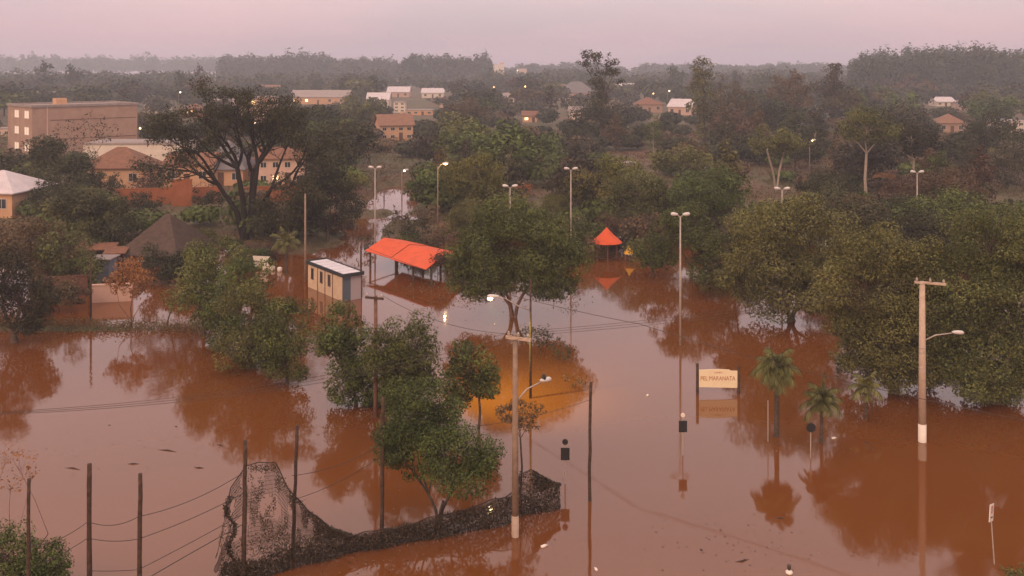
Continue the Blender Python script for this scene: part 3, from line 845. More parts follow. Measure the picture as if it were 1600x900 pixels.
# ------------------------------------------------------------------ houses
ROOFC = {'tile': mat('clay_roof_tile', (.20, .105, .07), .85, .2, noise=(.28, .15, .10), nscale=1.5),
 'terra': mat('terracotta_roof_tile', (.17, .085, .055), .85, .2, noise=(.25, .12, .075), nscale=1.5),
 'grey': mat('grey_fibre_roof', (.13, .115, .12), .8, .3, noise=(.19, .17, .175), nscale=1.2),
 'pale': mat('pale_metal_roof', (.50, .44, .46), .6, .4, noise=(.60, .53, .54), nscale=.8),
 'dark': mat('dark_thatch_roof', (.075, .052, .042), .95, .1, noise=(.11, .075, .06), nscale=2),
 'mid': mat('weathered_roof_sheet', (.26, .21, .20), .8, .3, noise=(.34, .28, .26), nscale=1.0)}
WALLC = {'peach': mat('peach_render', (.60, .36, .22), .85, .2, noise=(.52, .30, .18), nscale=.7),
 'pink': mat('pinkish_render', (.62, .42, .34), .85, .2, noise=(.54, .35, .28), nscale=.7),
 'white': mat('whitewashed_render', (.72, .62, .54), .85, .2, noise=(.62, .52, .45), nscale=.7),
 'brown': mat('brown_render', (.42, .275, .215), .9, .2, noise=(.34, .215, .165), nscale=.45),
 'orange': mat('orange_render', (.36, .125, .055), .9, .2, noise=(.27, .09, .04), nscale=.8),
 'brick': mat('red_brick_wall', (.10, .045, .035), .9, .2, noise=(.15, .07, .05), nscale=2)}
LITW = mat('lit_window', (.9, .6, .3), .5, .3, emit=((1.0, .62, .30), 3.0))
LITP = mat('pale_lit_window', (.9, .8, .7), .5, .3, emit=((1.0, .78, .60), .22))
FRAME = mat('window_frame_paint', (.55, .46, .40), .7, .3)
HOUSES = []
def add_window(t, x, y, z, w_, h_, face, m, rz=0):
    """window on the wall: frame (part) > pane (sub-part); face is the outward direction"""
    a = math.atan2(face[1], face[0])+math.pi/2
    f = MB(); e = .09
    def bar(cx, cz, ww, hh):
        f.box((x+math.cos(a)*cx+face[0]*.03, y+math.sin(a)*cx+face[1]*.03, z+cz), (ww, .08, hh), a)
    bar(-w_/2, 0, e, h_+e); bar(w_/2, 0, e, h_+e); bar(0, h_/2, w_-e, e); bar(0, -h_/2, w_-e, e); bar(0, 0, .05, h_-e)
    o = f.build('window', FRAME, t)
    MB().box((x+face[0]*.015, y+face[1]*.015, z), (w_-e*.8, .02, h_-e*.8), a).build('pane', m, o)
def house(px, by, wpx, hpx, roof, wall, label, kind='gable', rz=0, depth=None, rh=None, wins=2, floors=1, lit=(), name='house', chimney=False, door=True, overhang=.5, water=False):
    p = gp(px, by, water); S = Spx(p); w = wpx/S; h = hpx/S; d = depth or min(w*.8, 9)
    t = thing(name, label, 'building' if name != 'house' else 'house', p, rz)
    rm, wm = ROOFC[roof], WALLC[wall]
    MB().box((0, d/2, h/2-.75), (w, d, h+1.5)).build('wall', wm, t)
    rh = rh if rh is not None else d*.22
    o_ = overhang; m = MB()
    if kind == 'flat':
        m.box((0, d/2, h+.14), (w+.3, d+.3, .28)); m.box((0, d/2, h+.33), (w*.96, d*.94, .1)); r_ = m.build('roof', rm, t)
    elif kind == 'hip':
        x, y0, y1, rx = w/2+o_, -o_, d+o_, max(w/2-d*.45, 0.2)
        m.v = [(-x, y0, h-.05), (x, y0, h-.05), (x, y1, h-.05), (-x, y1, h-.05), (-rx, d/2, h+rh), (rx, d/2, h+rh)]
        m.v += [(a, b, c-.14) for a, b, c in m.v[:4]]
        m.f = [(0, 1, 5, 4), (2, 3, 4, 5), (1, 2, 5), (3, 0, 4), (0, 6, 7, 1), (1, 7, 8, 2), (2, 8, 9, 3), (3, 9, 6, 0), (9, 8, 7, 6)]; m.m = [0]*9
        r_ = m.build('roof', rm, t)
    else:
        x, y0, y1 = w/2+o_, -o_, d+o_; e = .16
        m.v = [(-x, y0, h-.1), (x, y0, h-.1), (x, d/2, h+rh), (-x, d/2, h+rh), (-x, y1, h-.1), (x, y1, h-.1)]
        m.v += [(a, b, c+e) for a, b, c in m.v]
        m.f = [(6, 7, 8, 9), (9, 8, 11, 10), (0, 3, 2, 1), (3, 4, 5, 2), (0, 1, 7, 6), (4, 10, 11, 5), (0, 6, 9, 3), (3, 9, 10, 4), (1, 2, 8, 7), (2, 5, 11, 8)]; m.m = [0]*10
        r_ = m.build('roof', rm, t)
        for s in (-1, 1):
            g = MB()
            xx = s*(w/2-.01)
            g.poly([(xx, 0, h), (xx, d, h), (xx, d/2, h+rh*.98)][::s]); g.build('gable', wm, t)
    if chimney: MB().box((w*.25, d*.55, h+rh*.9), (.7, .7, 1.6)).build('chimney', wm, r_)
    fh = h/floors
    k_ = 0
    for fl in range(floors):
        for i in range(wins):
            if door and fl == 0 and i == wins//2: continue
            x = w*(-.5+(i+.5)/wins)
            add_window(t, x, 0, fl*fh+fh*.55, min(1.3, w/wins*.5), min(1.25, fh*.42), (0, -1), LITW if k_ in lit else GLASSD); k_ += 1
        add_window(t, (1 if px < 800 else -1)*w/2, d*.4, fl*fh+fh*.55, 1.1, min(1.2, fh*.42), ((1 if px < 800 else -1), 0), GLASSD)
    if door:
        dm = mat('brown_door_wood', (.12, .06, .035), .8, .3)
        x = w*(-.5+(wins//2+.5)/wins)
        o = MB().box((x, -.02, min(1.05, h*.4)), (.95, .08, min(2.1, h*.8))).build('door', dm, t)
        MB().tube([(x+.35, -.06, 1.0), (x+.35, -.12, 1.0)], .04, 6).build('handle', STEEL, o)
    HOUSES.append((px, by, wpx, hpx)); return t

# the big block on the left
p = gp(50, 250); S = Spx(p)
t = thing('apartment_block', 'large plain brown block with one blank long side and a narrow windowed face', 'building', p, R(45))
Lb, Wb, Hb = 22.0, 14.8, 10.8
MB().box((Lb/2, Wb/2, Hb/2-1), (Lb, Wb, Hb+2)).build('wall', WALLC['brown'], t)
r_ = MB(); r_.box((Lb/2, -.1, Hb+.2), (Lb+.4, .3, .5)); r_.box((Lb/2, Wb+.1, Hb+.2), (Lb+.4, .3, .5)); r_.box((-.1, Wb/2, Hb+.2), (.3, Wb-.1, .5)); r_.box((Lb+.1, Wb/2, Hb+.2), (.3, Wb-.1, .5)); r_.box((Lb/2, Wb/2, Hb+.05), (Lb-.2, Wb-.4, .1))
r_ = r_.build('roof', ROOFC['mid'], t)
MB().box((8, 7, Hb+.8), (2.2, 2.2, 1.5)).build('water_tank', WALLC['peach'], r_)
for fl in range(3):
    for yy in (3.0, 9.0):
        add_window(t, 0, yy, 2.4+fl*3.4, 2.6, 1.6, (-1, 0), LITP)
MB().box((1.0*3, -.04, Hb/2-1), (.25, .1, Hb+2)).build('wall_strip', WALLC['pink'], t)
for zz in (4.0, 8.0):
    MB().box((Lb/2+1.7, -.02, zz), (Lb-4, .06, .12)).build('floor_band', WALLC['brick'], t)
HOUSES.append((110, 250, 190, 80))
house(10, 214, 34, 12, 'mid', 'pink', 'low pale annexe at the windowed end of the brown block', 'flat', wins=3, door=False)

H_ = house
H_(212, 262, 160, 36, 'mid', 'white', 'long low white building in front of the brown block', 'flat', R(3), 10, None, 0, door=False)
H_(175, 296, 95, 34, 'terra', 'peach', 'peach house with a broad terracotta roof, below the long white building', 'hip', R(4), 9, 2.9, 3)
H_(292, 292, 75, 34, 'terra', 'peach', 'peach house with an arched porch beside the bare spreading tree', 'gable', R(-4), 8, 1.6, 3)
H_(345, 290, 68, 26, 'grey', 'peach', 'house under a dark grey hipped roof behind the bare spreading tree', 'hip', R(3), 10, 4.2, 3)
H_(440, 290, 74, 42, 'terra', 'pink', 'two-storey pink house glimpsed through the limbs of the bare spreading tree', 'gable', R(6), 9, 1.4, 4, 2, (1,))
H_(-30, 340, 104, 40, 'pale', 'peach', 'peach cottage with a white metal roof at the picture edge', 'hip', R(-6), 9, 2.3, 3, door=False)
H_(620, 220, 52, 24, 'tile', 'peach', 'cream two-storey house with a clay tile roof among dark trees', 'gable', R(18), 8, 2.6, 4, 2, (), chimney=True)
H_(402, 203, 50, 50, 'mid', 'pink', 'tall pink house with lit windows above the bare spreading tree', 'flat', R(5), 9, None, 4, 3, (1, 4, 5, 8))
H_(232, 414, 92, 16, 'dark', 'brick', 'low dark thatched pyramid-roofed hall behind the rusty shrub', 'hip', R(-10), 7.5, 3.6, 4)
H_(497, 163, 92, 11, 'mid', 'peach', 'long shed with an orange-lit gable on the far rise', 'gable', R(-5), 14, 3.2, 5, lit=(0, 1))
H_(590, 168, 34, 12, 'pale', 'white', 'white-walled shed left of the small domed trees', 'gable', 0, 10, 3, 3)
H_(622, 152, 34, 8, 'pale', 'pink', 'far roof highest above the small domed trees', 'gable', 0, 12, 3, 3)
H_(624, 176, 18, 16, 'mid', 'white', 'narrow white stair tower behind the tile-roofed cream house', 'flat', 0, 5, None, 2, 3, door=False, name='tower')
H_(655, 180, 42, 7, 'mid', 'peach', 'low flat-roofed store behind the tile-roofed cream house', 'flat', 0, 8, None, 4)
H_(676, 153, 34, 8, 'pale', 'white', 'bright white far house with a red door', 'gable', 0, 10, 2.4, 3)
H_(738, 153, 18, 9, 'mid', 'white', 'tiny white far house next to a lit lamp', 'gable', 0, 8, 2.2, 2)
H_(905, 156, 56, 11, 'grey', 'pink', 'large grey-roofed far house before the tall clumped tree', 'hip', R(8), 16, 6.0, 4)
H_(828, 191, 22, 10, 'terra', 'peach', 'small orange-lit house on the slope', 'gable', 0, 7, 1.4, 2, 1, (0,))
H_(898, 190, 18, 17, 'mid', 'white', 'narrow white house with a single window', 'gable', R(-8), 6, 1.2, 1, 1, door=False)
H_(980, 146, 34, 8, 'pale', 'pink', 'far pale house right of the tall clumped tree', 'gable', 0, 12, 3, 3)
H_(1015, 176, 40, 13, 'terra', 'brown', 'brown-roofed far house with a dim porch before the meadow', 'hip', 0, 10, 2.6, 3)
H_(1062, 180, 38, 13, 'pale', 'pink', 'pinkish-white gabled house near the leafy column tree', 'gable', R(-30), 9, 2.8, 3)
H_(1488, 208, 38, 16, 'tile', 'brown', 'brown tiled house below the dark pine wood', 'hip', R(-10), 9, 2.4, 3, 1)
H_(1478, 166, 28, 7, 'pale', 'white', 'white-roofed shed at the foot of the dark pine wood', 'gable', 0, 9, 2, 3)
H_(1512, 172, 24, 6, 'pale', 'pink', 'second smaller white-roofed shed at the foot of the dark pine wood', 'gable', 0, 8, 2, 2)
H_(1585, 208, 36, 18, 'pale', 'white', 'pale two-storey house at the picture edge below the pine wood', 'flat', R(10), 9, None, 3, 2)
H_(60, 162, 34, 9, 'pale', 'peach', 'far pale roof above the brown block', 'gable', 0, 12, 3, 3)
H_(240, 178, 30, 10, 'mid', 'white', 'far small white house beyond the blank side of the brown block', 'gable', 0, 10, 2, 3)
H_(300, 183, 24, 14, 'terra', 'orange', 'small orange-lit house with glowing windows under dark trees', 'hip', 0, 7, 1.6, 3, 1, (0, 1), door=False)
H_(345, 172, 34, 9, 'mid', 'pink', 'far weathered roof above the crown of the bare spreading tree', 'gable', 0, 10, 2, 3)
H_(423, 150, 40, 9, 'tile', 'peach', 'far tiled house behind the tall pink lit house', 'gable', 0, 12, 3, 3)
H_(700, 168, 26, 8, 'terra', 'pink', 'far little house with terracotta roof past the tile-roofed cream house', 'gable', 0, 8, 2, 2)
H_(790, 160, 26, 8, 'mid', 'white', 'far house beside the two lit white lamps', 'gable', 0, 9, 2, 3)
H_(868, 146, 30, 8, 'tile', 'pink', 'far tiled house near the orange street lamp', 'gable', 0, 11, 2.5, 3)
H_(1140, 160, 28, 8, 'mid', 'white', 'far small house behind the leafy column tree', 'gable', 0, 9, 2, 3)
H_(980, 265, 30, 7, 'mid', 'brown', 'low mud-coloured shed roof behind the lime shrubs', 'flat', 0, 4, None, 2)
# far white tower block on the skyline
p = Vector((-17, 1150, 7)); t = thing('tower_block', 'far white tower block standing on the skyline', 'building', p)
MB().box((0, 6, 8), (15, 12, 17)).build('wall', WALLC['white'], t); MB().box((5, 6, 17.6), (5, 6, 2)).build('roof_house', WALLC['peach'], t)
t = thing('tower_block', 'far lower pale block beside the white tower block', 'building', Vector((12, 1180, 7)))
MB().box((0, 6, 5), (12, 12, 12)).build('wall', WALLC['pink'], t); MB().box((0, 6, 11.2), (12.6, 12.6, .5)).build('roof', ROOFC['mid'], t)

# walls near the left bank
def wall_obj(px0, py0, px1, py1, h, m, label, name='garden_wall', water=False, th=.2, cap=None, below=1.2):
    a = gp(px0, py0, water); b = gp(px1, py1, water); c = (a+b)/2; d = b-a
    t = thing(name, label, 'wall', (c.x, c.y, c.z), math.atan2(d.y, d.x))
    MB().box((0, 0, (h-below)/2), (d.length, th, h+below)).build('wall', m, t)
    MB().box((0, 0, h+.04), (d.length+.1, th+.12, .1)).build('coping', cap or m, t)
    return t
wall_obj(180, 322, 345, 316, 2.2, WALLC['orange'], 'long orange-red garden wall under the peach houses')
wall_obj(268, 323, 300, 322, 3.6, WALLC['orange'], 'taller square orange gate wall standing before the long orange wall')
wall_obj(372, 318, 505, 312, 2.2, WALLC['orange'], 'orange-red wall continuing behind the bare spreading tree')
wall_obj(70, 466, 137, 462, 1.75, WALLC['brick'], 'dark brick-red wall beside the blue-grey hut wall', water=True)
wall_obj(143, 473, 208, 470, 1.45, WALLC['pink'], 'pale pinkish wall reflected in the flood behind the rusty shrub', water=True)
p = gp(155, 440, True); t = thing('shed', 'small blue-grey shed above the pale pinkish wall', 'shed', p)
MB().box((0, 1, .9), (1.8, 2, 2.2)).build('wall', mat('blue_grey_sheet', (.12, .15, .19), .7, .3, noise=(.20, .22, .26), nscale=2), t)
MB().box((0, 1, 2.06), (2.2, 2.4, .1)).build('roof', ROOFC['mid'], t)
for px, py, w_, lab in ((150, 408, 62, 'orange-brown flat tin roof beside the dark thatched hall'), (182, 414, 34, 'thin strip of brown roofing in front of the dark thatched hall')):
    p = gp(px, py, False); S = Spx(p); t = thing('lean_to', lab, 'shed', p, R(8)); w = w_/S
    m = MB(); v = [(-w/2, -1, 1.35), (w/2, -1, 1.35), (w/2, .9, 1.75), (-w/2, .9, 1.75)]
    m.v = v+[(x, y, z-.06) for x, y, z in v]; m.f = [(0, 1, 2, 3), (7, 6, 5, 4), (0, 4, 5, 1), (1, 5, 6, 2), (2, 6, 7, 3), (3, 7, 4, 0)]; m.m = [0]*6
    m.build('roof', ROOFC['terra'], t)
    for x in (-w/2+.2, w/2-.2):
        for y in (-.9, .8): MB().tube([(x, y, -.6), (x, y, 1.33 if y < 0 else 1.68)], .05, 5).build('post', BARK, t)
p = gp(142, 500, True); tag(MB().tube([(0, 0, -1), (0, 0, 5.2)], [.09, .07], 7).build('utility_pole', WOODP, None, p, True), 'dark post at the corner of the pale pinkish wall', 'post')
p = gp(170, 262); tag(MB().tube([(0, 0, -1), (0, 0, 8)], [.12, .08], 6).build('utility_pole', CONCD, None, gp(42, 300), True), 'grey pole before the windowed face of the brown block', 'utility pole')
for px0, py0, px1, py1, top, lab in ((272, 505, 262, 0, 440, 'bare dead sapling trunk tilted over the weedy strip'),):
    p = gp(px0-2, py0, True); S = Spx(p)
    m = MB(); m.tube([(-.6, 0, -.5), (0, 0, 1.5), (.5, 0, 3.7)], [.07, .06, .04], 6); m.tube([(.1, 0, 1.9), (-.5, .1, 3.2)], [.035, .015], 5); m.tube([(.3, 0, 2.9), (.9, .1, 3.9)], [.03, .012], 5)
    t = thing('dead_tree', lab, 'tree', p); m.build('trunk', BARK, t)

# small rubbish and leaves drifting on the flood
def litter():
    rg = np.random.default_rng(12); n_ = 2600
    cl = [(gp(a, b, True), r) for a, b, r in ((560, 875, 1.6), (660, 850, 1.5), (760, 838, 1.4), (690, 760, 2.5), (420, 620, 2.5), (350, 590, 2.5), (560, 660, 2), (640, 690, 2), (480, 500, 3), (700, 470, 4),
          (840, 565, 3), (1240, 520, 5), (1400, 640, 4), (1330, 620, 4), (1540, 650, 4), (1000, 445, 6), (1100, 455, 5), (200, 530, 4), (90, 545, 4), (300, 540, 3), (1215, 690, 1.2), (1290, 700, 1.2), (230, 700, 4), (1150, 850, 3))]
    P = []
    for i in range(n_):
        c, r = cl[rg.integers(len(cl))]; P.append((c.x+rg.normal()*r, c.y+rg.normal()*r*.6, .006))
    S_ = rg.uniform(.015, .06, n_)*(1+(rg.random(n_) < .04)*1.2)
    V = leafverts(np.array(P), unit(rg.normal(size=(n_, 3))*.12+np.array([0, 0, 1])), S_, rg)
    m = leafmat('drift_litter', (.05, .03, .02), (.30, .20, .13), 0, 0)
    o = bpy.data.objects.new('floating_litter', quadmesh('floating_litter', V, 4, m, rg.random(n_)**3)); COL.objects.link(o)
    tag(o, 'small leaves and rubbish drifting on the flood water around trees and fence', 'litter', kind='stuff')
litter()

# ------------------------------------------------------------------ named trees
G = 'green'
ptree(686, 815, [(645, 650, 52, 50), (715, 712, 66, 46), (640, 705, 50, 40), (690, 672, 45, 45), (612, 690, 32, 26), (750, 715, 36, 30)],
      'dark green two-lobed tree with a forked triple trunk growing out of the creeper fence', G, stems=3, trunk_r=.10, clumps=26, fork=1.1, leafpx=2.2)
ptree(648, 660, [(640, 528, 48, 40), (622, 572, 46, 36), (665, 572, 32, 40), (645, 612, 40, 34), (608, 545, 34, 30)], 'bushy green tree right behind the reddish crossarm pole', G, trunk_r=.13, clumps=24, leafpx=2.2)
ptree(556, 632, [(533, 512, 38, 34), (515, 530, 24, 24), (550, 560, 36, 40), (580, 592, 42, 44), (545, 605, 34, 26), (530, 540, 36, 30), (600, 625, 34, 28)], 'green tree in the water between the white hut and the crossarm pole', G, trunk_r=.12, clumps=22, leafpx=2.2)
ptree(748, 672, [(735, 578, 38, 36), (718, 553, 22, 20), (755, 598, 28, 24), (708, 596, 28, 30), (715, 625, 20, 16)], 'slender small tree leaning over the amber glow on the water', G, trunk_r=.07, clumps=22, leafpx=2.6, fork=2.0)
ptree(813, 772, [(795, 648, 20, 13), (832, 646, 20, 14), (812, 638, 16, 11), (815, 663, 22, 10)], 'thin sparse sapling with a brownish flat top beside the middle concrete pole', 'brown', trunk_r=.05, clumps=16, leafpx=2.0, dens=2.2, fork=2.6)
ptree(803, 496, [(800, 372, 92, 42), (742, 402, 50, 42), (866, 392, 46, 44), (800, 345, 60, 26), (770, 432, 48, 28), (850, 436, 42, 28), (820, 400, 60, 50), (738, 442, 36, 26), (872, 432, 32, 28), (718, 418, 26, 26)],
      'big spreading dark green tree in the centre of the flood, beside the orange shelter', G, stems=4, trunk_r=.17, clumps=30, bark=BARKR, fork=2.2, leafpx=2.1)
ptree(318, 524, [(305, 432, 38, 48), (330, 405, 42, 36), (312, 480, 34, 28), (345, 450, 30, 36)], 'tallest green tree at the far end of the tree row by the bank', 'olive', trunk_r=.14, clumps=24, fork=1.0)
ptree(352, 546, [(352, 478, 38, 46), (375, 430, 40, 36), (350, 515, 36, 24)], 'second tree of the green row, tucked behind the lighter one', G, trunk_r=.12, clumps=22, fork=1.0)
ptree(398, 576, [(393, 488, 46, 48), (388, 542, 44, 28), (420, 515, 34, 40)], 'light-tipped third tree of the green row', 'olive', trunk_r=.12, clumps=24, fork=.9)
ptree(448, 600, [(440, 508, 42, 46), (450, 558, 36, 34), (425, 564, 32, 26)], 'nearest tree of the green row, with a rounded outline', G, trunk_r=.12, clumps=24, fork=.9)
ptree(22, 535, [(28, 462, 42, 50), (5, 435, 42, 50), (55, 480, 25, 40)], 'dark grey-green tree with a black trunk at the picture edge, standing in the water', 'dark', trunk_r=.26, clumps=24)
ptree(50, 452, [(40, 382, 56, 40), (85, 398, 40, 32), (8, 380, 40, 26)], 'rust-brown leafy tree in front of the white-roofed cottage', 'brown', trunk_r=.2, clumps=26)
ptree(92, 486, [(90, 452, 34, 26), (112, 466, 24, 16), (70, 466, 22, 18)], 'dark bush half covering the brick-red wall', 'brown', trunk_r=.08, clumps=18, name='shrub')
ptree(105, 455, [(108, 385, 40, 36), (130, 420, 34, 24), (80, 425, 36, 28)], 'olive tree beside the rust-brown tree, above the brick-red wall', 'olive', trunk_r=.15, clumps=22)
ptree(205, 508, [(205, 425, 28, 22), (182, 442, 16, 14), (222, 436, 14, 14), (208, 450, 22, 14)], 'small tree with rust-orange leaves and many bare stems, in front of the pale wall', 'rust', stems=4, trunk_r=.05, clumps=18, dens=2.2, fork=1.6, bark=BARKR)
ptree(252, 445, [(252, 412, 40, 30), (285, 418, 30, 26)], 'dark rounded tree in front of the thatched hall', 'dark', water=False, trunk_r=.15, clumps=22)
ptree(150, 385, [(140, 328, 44, 38), (182, 338, 34, 36), (112, 320, 28, 26)], 'dark dense tree beside the thatched hall', 'dark', water=False, trunk_r=.2, clumps=26)
ptree(98, 320, [(90, 262, 45, 36), (70, 235, 26, 24), (120, 280, 34, 28)], 'dark tree before the corner of the brown block', 'dark', water=False, trunk_r=.2, clumps=24)
ptree(80, 335, [(78, 306, 30, 22), (100, 300, 28, 24)], 'dark low tree next to the white-roofed cottage', 'dark', water=False, trunk_r=.2, clumps=20)
# the bare spreading tree
def big_tree():
    p = gp(386, 371, False); S = Spx(p); rr = random.Random(23); rg = np.random.default_rng(21)
    t = thing('tree', 'huge spreading tree with bare twisted black limbs and thin foliage, on the grassy bank', 'tree', p)
    wood = MB(); tips = []
    px = lambda x, y, dy=0: Vector(((x-386)/S, dy, (371-y)/S))
    def wiggle(a, b, r0, r1, lv, n_=6, amp=.09):
        L_ = (b-a).length; o1 = Vector((rr.gauss(0, amp), rr.gauss(0, amp), rr.gauss(0, amp)))*L_; o2 = Vector((rr.gauss(0, amp), rr.gauss(0, amp), rr.gauss(0, amp)))*L_
        pts = []
        for i in range(n_+1):
            u = i/n_; pts.append(a.lerp(b, u)+o1*math.sin(math.pi*u)+o2*math.sin(2*math.pi*u)*.6)
        wood.tube(pts, [r0+(r1-r0)*i/n_ for i in range(n_+1)], 7 if lv < 2 else 4, cap=False)
        return pts
    def grow(pts, r, lv):
        """side branches off a limb"""
        end = pts[-1]
        for k_ in range(4 if lv == 1 else 3):
            q = pts[rr.choice((3, 4, 5, 6))]
            d = (end-pts[0]).normalized()+Vector((rr.uniform(-.9, .9), rr.uniform(-1, 1), rr.uniform(-.35, .4)))
            L_ = {1: 3.0, 2: 1.9, 3: 1.1}[lv]*rr.uniform(.7, 1.2)
            b = q+d.normalized()*L_
            w_ = wiggle(q, b, r*.6, r*.28, lv+1, 6, .10)
            if lv < 3: grow(w_, r*.5, lv+1)
            if lv >= 2: tips.append(b)
    stems = [((-.45, .1), (345, 285, -1.2), .30), ((-.1, -.3), (372, 262, -.3), .34), ((.25, .3), (398, 258, 1.2), .34), ((.5, -.1), (425, 292, .2), .27), ((.1, .45), (386, 272, 2.2), .27)]
    ends = [[(272, 262, -2.5), (288, 238, -1.5), (308, 222, -3), (330, 262, -2)], [(322, 205, -1), (348, 192, -2.5), (370, 186, 0), (300, 212, 1)], [(392, 184, 1), (418, 186, 3), (440, 194, 1), (410, 215, 0)], [(455, 215, 0), (485, 222, -1.5), (508, 245, 1), (478, 262, 0)], [(350, 200, 4), (405, 200, 5), (450, 210, 4), (380, 190, 3)]]
    for (bx, by_), tg, r in stems:
        pass
    for ((bx, by_), tg, r), es in zip(stems, ends):
        b = Vector((bx, by_, 0)); q = px(*tg); m_ = b.lerp(q, .5); m_.x = b.x+(q.x-b.x)*.25
        wood.tube([b-Vector((0, 0, .8)), b, m_, q], [r*1.5, r*1.25, r*.95, r*.75], 9, cap=False)
        for e in es:
            w_ = wiggle(q, px(*e), r*.62, r*.25, 1, 7, .10); grow(w_, r*.42, 1); tips.append(w_[-1])
    wood.build('trunk', mat('dark_bark', (.022, .017, .015), .9, .2), t, smooth=True)
    cl = [((q.x, q.y, q.z), rr.uniform(.55, 1.15), .5+rr.uniform(-.4, .4)) for q in tips if rr.random() < .85]
    V, T = clump_leaves(cl, .75, .13, rg, flat=.5)
    o = bpy.data.objects.new('crown', quadmesh('crown', V, 4, LEAF['dark'], T)); COL.objects.link(o); o.parent = t
big_tree()
ptree(455, 388, [(440, 322, 40, 42), (415, 340, 26, 30), (475, 300, 30, 26)], 'dark tree hiding the stranded car, beside the bare spreading tree', 'dark', water=False, trunk_r=.2, clumps=24)
ptree(512, 375, [(500, 320, 44, 40), (535, 318, 30, 30), (520, 285, 36, 24)], 'dark rounded tree just behind the grey slender pole', 'dark', water=False, trunk_r=.2, clumps=24)
ptree(572, 392, [(572, 378, 13, 10)], 'small dark round bush in the pale channel, beside the orange shelter', 'dark', trunk_r=.06, clumps=12, name='shrub')
# right side
ptree(1236, 502, [(1225, 345, 72, 42), (1195, 400, 58, 48), (1258, 412, 52, 54), (1215, 452, 66, 34), (1160, 430, 40, 36), (1275, 458, 34, 26)], 'broad olive-green tree rising from the flood behind the two palms', 'olive', trunk_r=.28, clumps=32, stems=2)
ptree(1148, 462, [(1138, 402, 42, 36), (1115, 430, 34, 22), (1165, 360, 36, 30)], 'dark green tree between the tallest lamp and the broad olive tree', G, trunk_r=.2, clumps=26)
ptree(1398, 612, [(1392, 398, 74, 44), (1348, 450, 58, 54), (1432, 462, 66, 60), (1398, 525, 68, 44), (1330, 500, 36, 34), (1450, 550, 52, 40), (1480, 500, 40, 40), (1350, 548, 40, 34), (1400, 572, 44, 26), (1445, 585, 40, 20)], 'huge rounded olive tree directly behind the pale concrete pole', 'olive', trunk_r=.34, clumps=38, stems=2, fork=2.5)
ptree(1552, 628, [(1545, 378, 66, 46), (1502, 452, 62, 58), (1582, 470, 66, 66), (1540, 560, 72, 40), (1490, 540, 44, 44), (1600, 400, 50, 56), (1610, 575, 50, 42), (1510, 590, 50, 24), (1560, 600, 50, 22)], 'huge olive tree filling the corner beyond the pale concrete pole', 'olive', trunk_r=.36, clumps=38, stems=3, fork=2.2)
ptree(1345, 600, [(1345, 560, 34, 28), (1320, 575, 18, 14)], 'dark low bush in the shade under the rounded olive tree', 'dark', trunk_r=.08, clumps=20, name='shrub')
ptree(1020, 432, [(1022, 388, 34, 28), (1012, 410, 16, 12), (1042, 400, 20, 18)], 'bright green tree beside the little yellow roof', G, trunk_r=.12, clumps=24)
ptree(1080, 440, [(1078, 352, 42, 36), (1045, 350, 26, 24), (1095, 385, 34, 30)], 'mid green tree behind the tallest lamp', G, trunk_r=.18, clumps=26)
ptree(1112, 380, [(1115, 295, 48, 36), (1080, 305, 34, 30), (1140, 320, 30, 28)], 'green rounded crown above the tallest lamp head', G, water=False, trunk_r=.2, clumps=26)
ptree(1005, 368, [(1000, 300, 44, 36), (970, 320, 26, 24), (1030, 310, 28, 30)], 'olive tree behind the orange gazebo', 'olive', water=False, trunk_r=.2, clumps=26)
ptree(920, 345, [(925, 288, 46, 22), (905, 300, 26, 18)], 'lime-yellow bushy tree touching the twin-headed lamp post', 'lime', water=False, trunk_r=.15, clumps=22)
ptree(975, 340, [(962, 262, 28, 20), (985, 275, 30, 22)], 'lime-olive tree at the lower end of the meadow', 'lime', water=False, trunk_r=.15, clumps=20)
ptree(745, 345, [(742, 268, 40, 32), (712, 285, 22, 20), (765, 290, 20, 22)], 'round lime-green tree beside the lit orange street lamp', 'lime', water=False, trunk_r=.2, clumps=30)
ptree(600, 312, [(560, 285, 24, 12), (548, 280, 20, 10)], 'low lime shrub behind the pale channel', 'lime', water=False, trunk_r=.08, clumps=14, name='shrub')
ptree(1213, 300, [(1214, 212, 40, 13), (1200, 222, 30, 11), (1235, 224, 26, 12), (1216, 230, 40, 12)], 'flat-topped umbrella tree with a pale forked trunk', 'olive', water=False, trunk_r=.22, clumps=16, bark=BARKP, stems=2, fork=6.5)
ptree(1354, 318, [(1350, 196, 46, 22), (1375, 210, 26, 18), (1325, 206, 24, 16)], 'tree with a tall straight white trunk below the dark pine wood', 'olive', water=False, trunk_r=.22, clumps=18, bark=BARKP, fork=7.0)
ptree(1428, 300, [(1422, 210, 42, 28), (1450, 225, 26, 22), (1395, 222, 24, 18)], 'tree with a leaning pale trunk next to the white-trunked one', 'dark', water=False, trunk_r=.2, clumps=20, bark=BARKP, fork=5)
ptree(943, 232, [(930, 88, 22, 6), (912, 97, 12, 5), (948, 98, 16, 7), (938, 112, 20, 6), (960, 112, 9, 4), (930, 128, 14, 8), (943, 140, 12, 12), (968, 128, 8, 4), (940, 165, 26, 16), (925, 185, 24, 16), (955, 190, 22, 18)],
      'tall see-through tree with separate leaf clumps against the sky', 'dark', water=False, trunk_r=.28, clumps=7, fork=12, dens=3.0, leafpx=2.2, crf=.7)
ptree(1100, 228, [(1098, 104, 15, 18), (1097, 132, 18, 24), (1102, 165, 22, 26), (1105, 198, 24, 22)], 'tall leafy column tree standing above the skyline', 'olive', water=False, trunk_r=.35, clumps=18, fork=4)
ptree(1128, 232, [(1126, 130, 9, 16), (1126, 160, 11, 26), (1130, 195, 14, 22)], 'slim thin-leaved tree beside the leafy column tree', 'brown', water=False, trunk_r=.25, clumps=10, dens=.7)
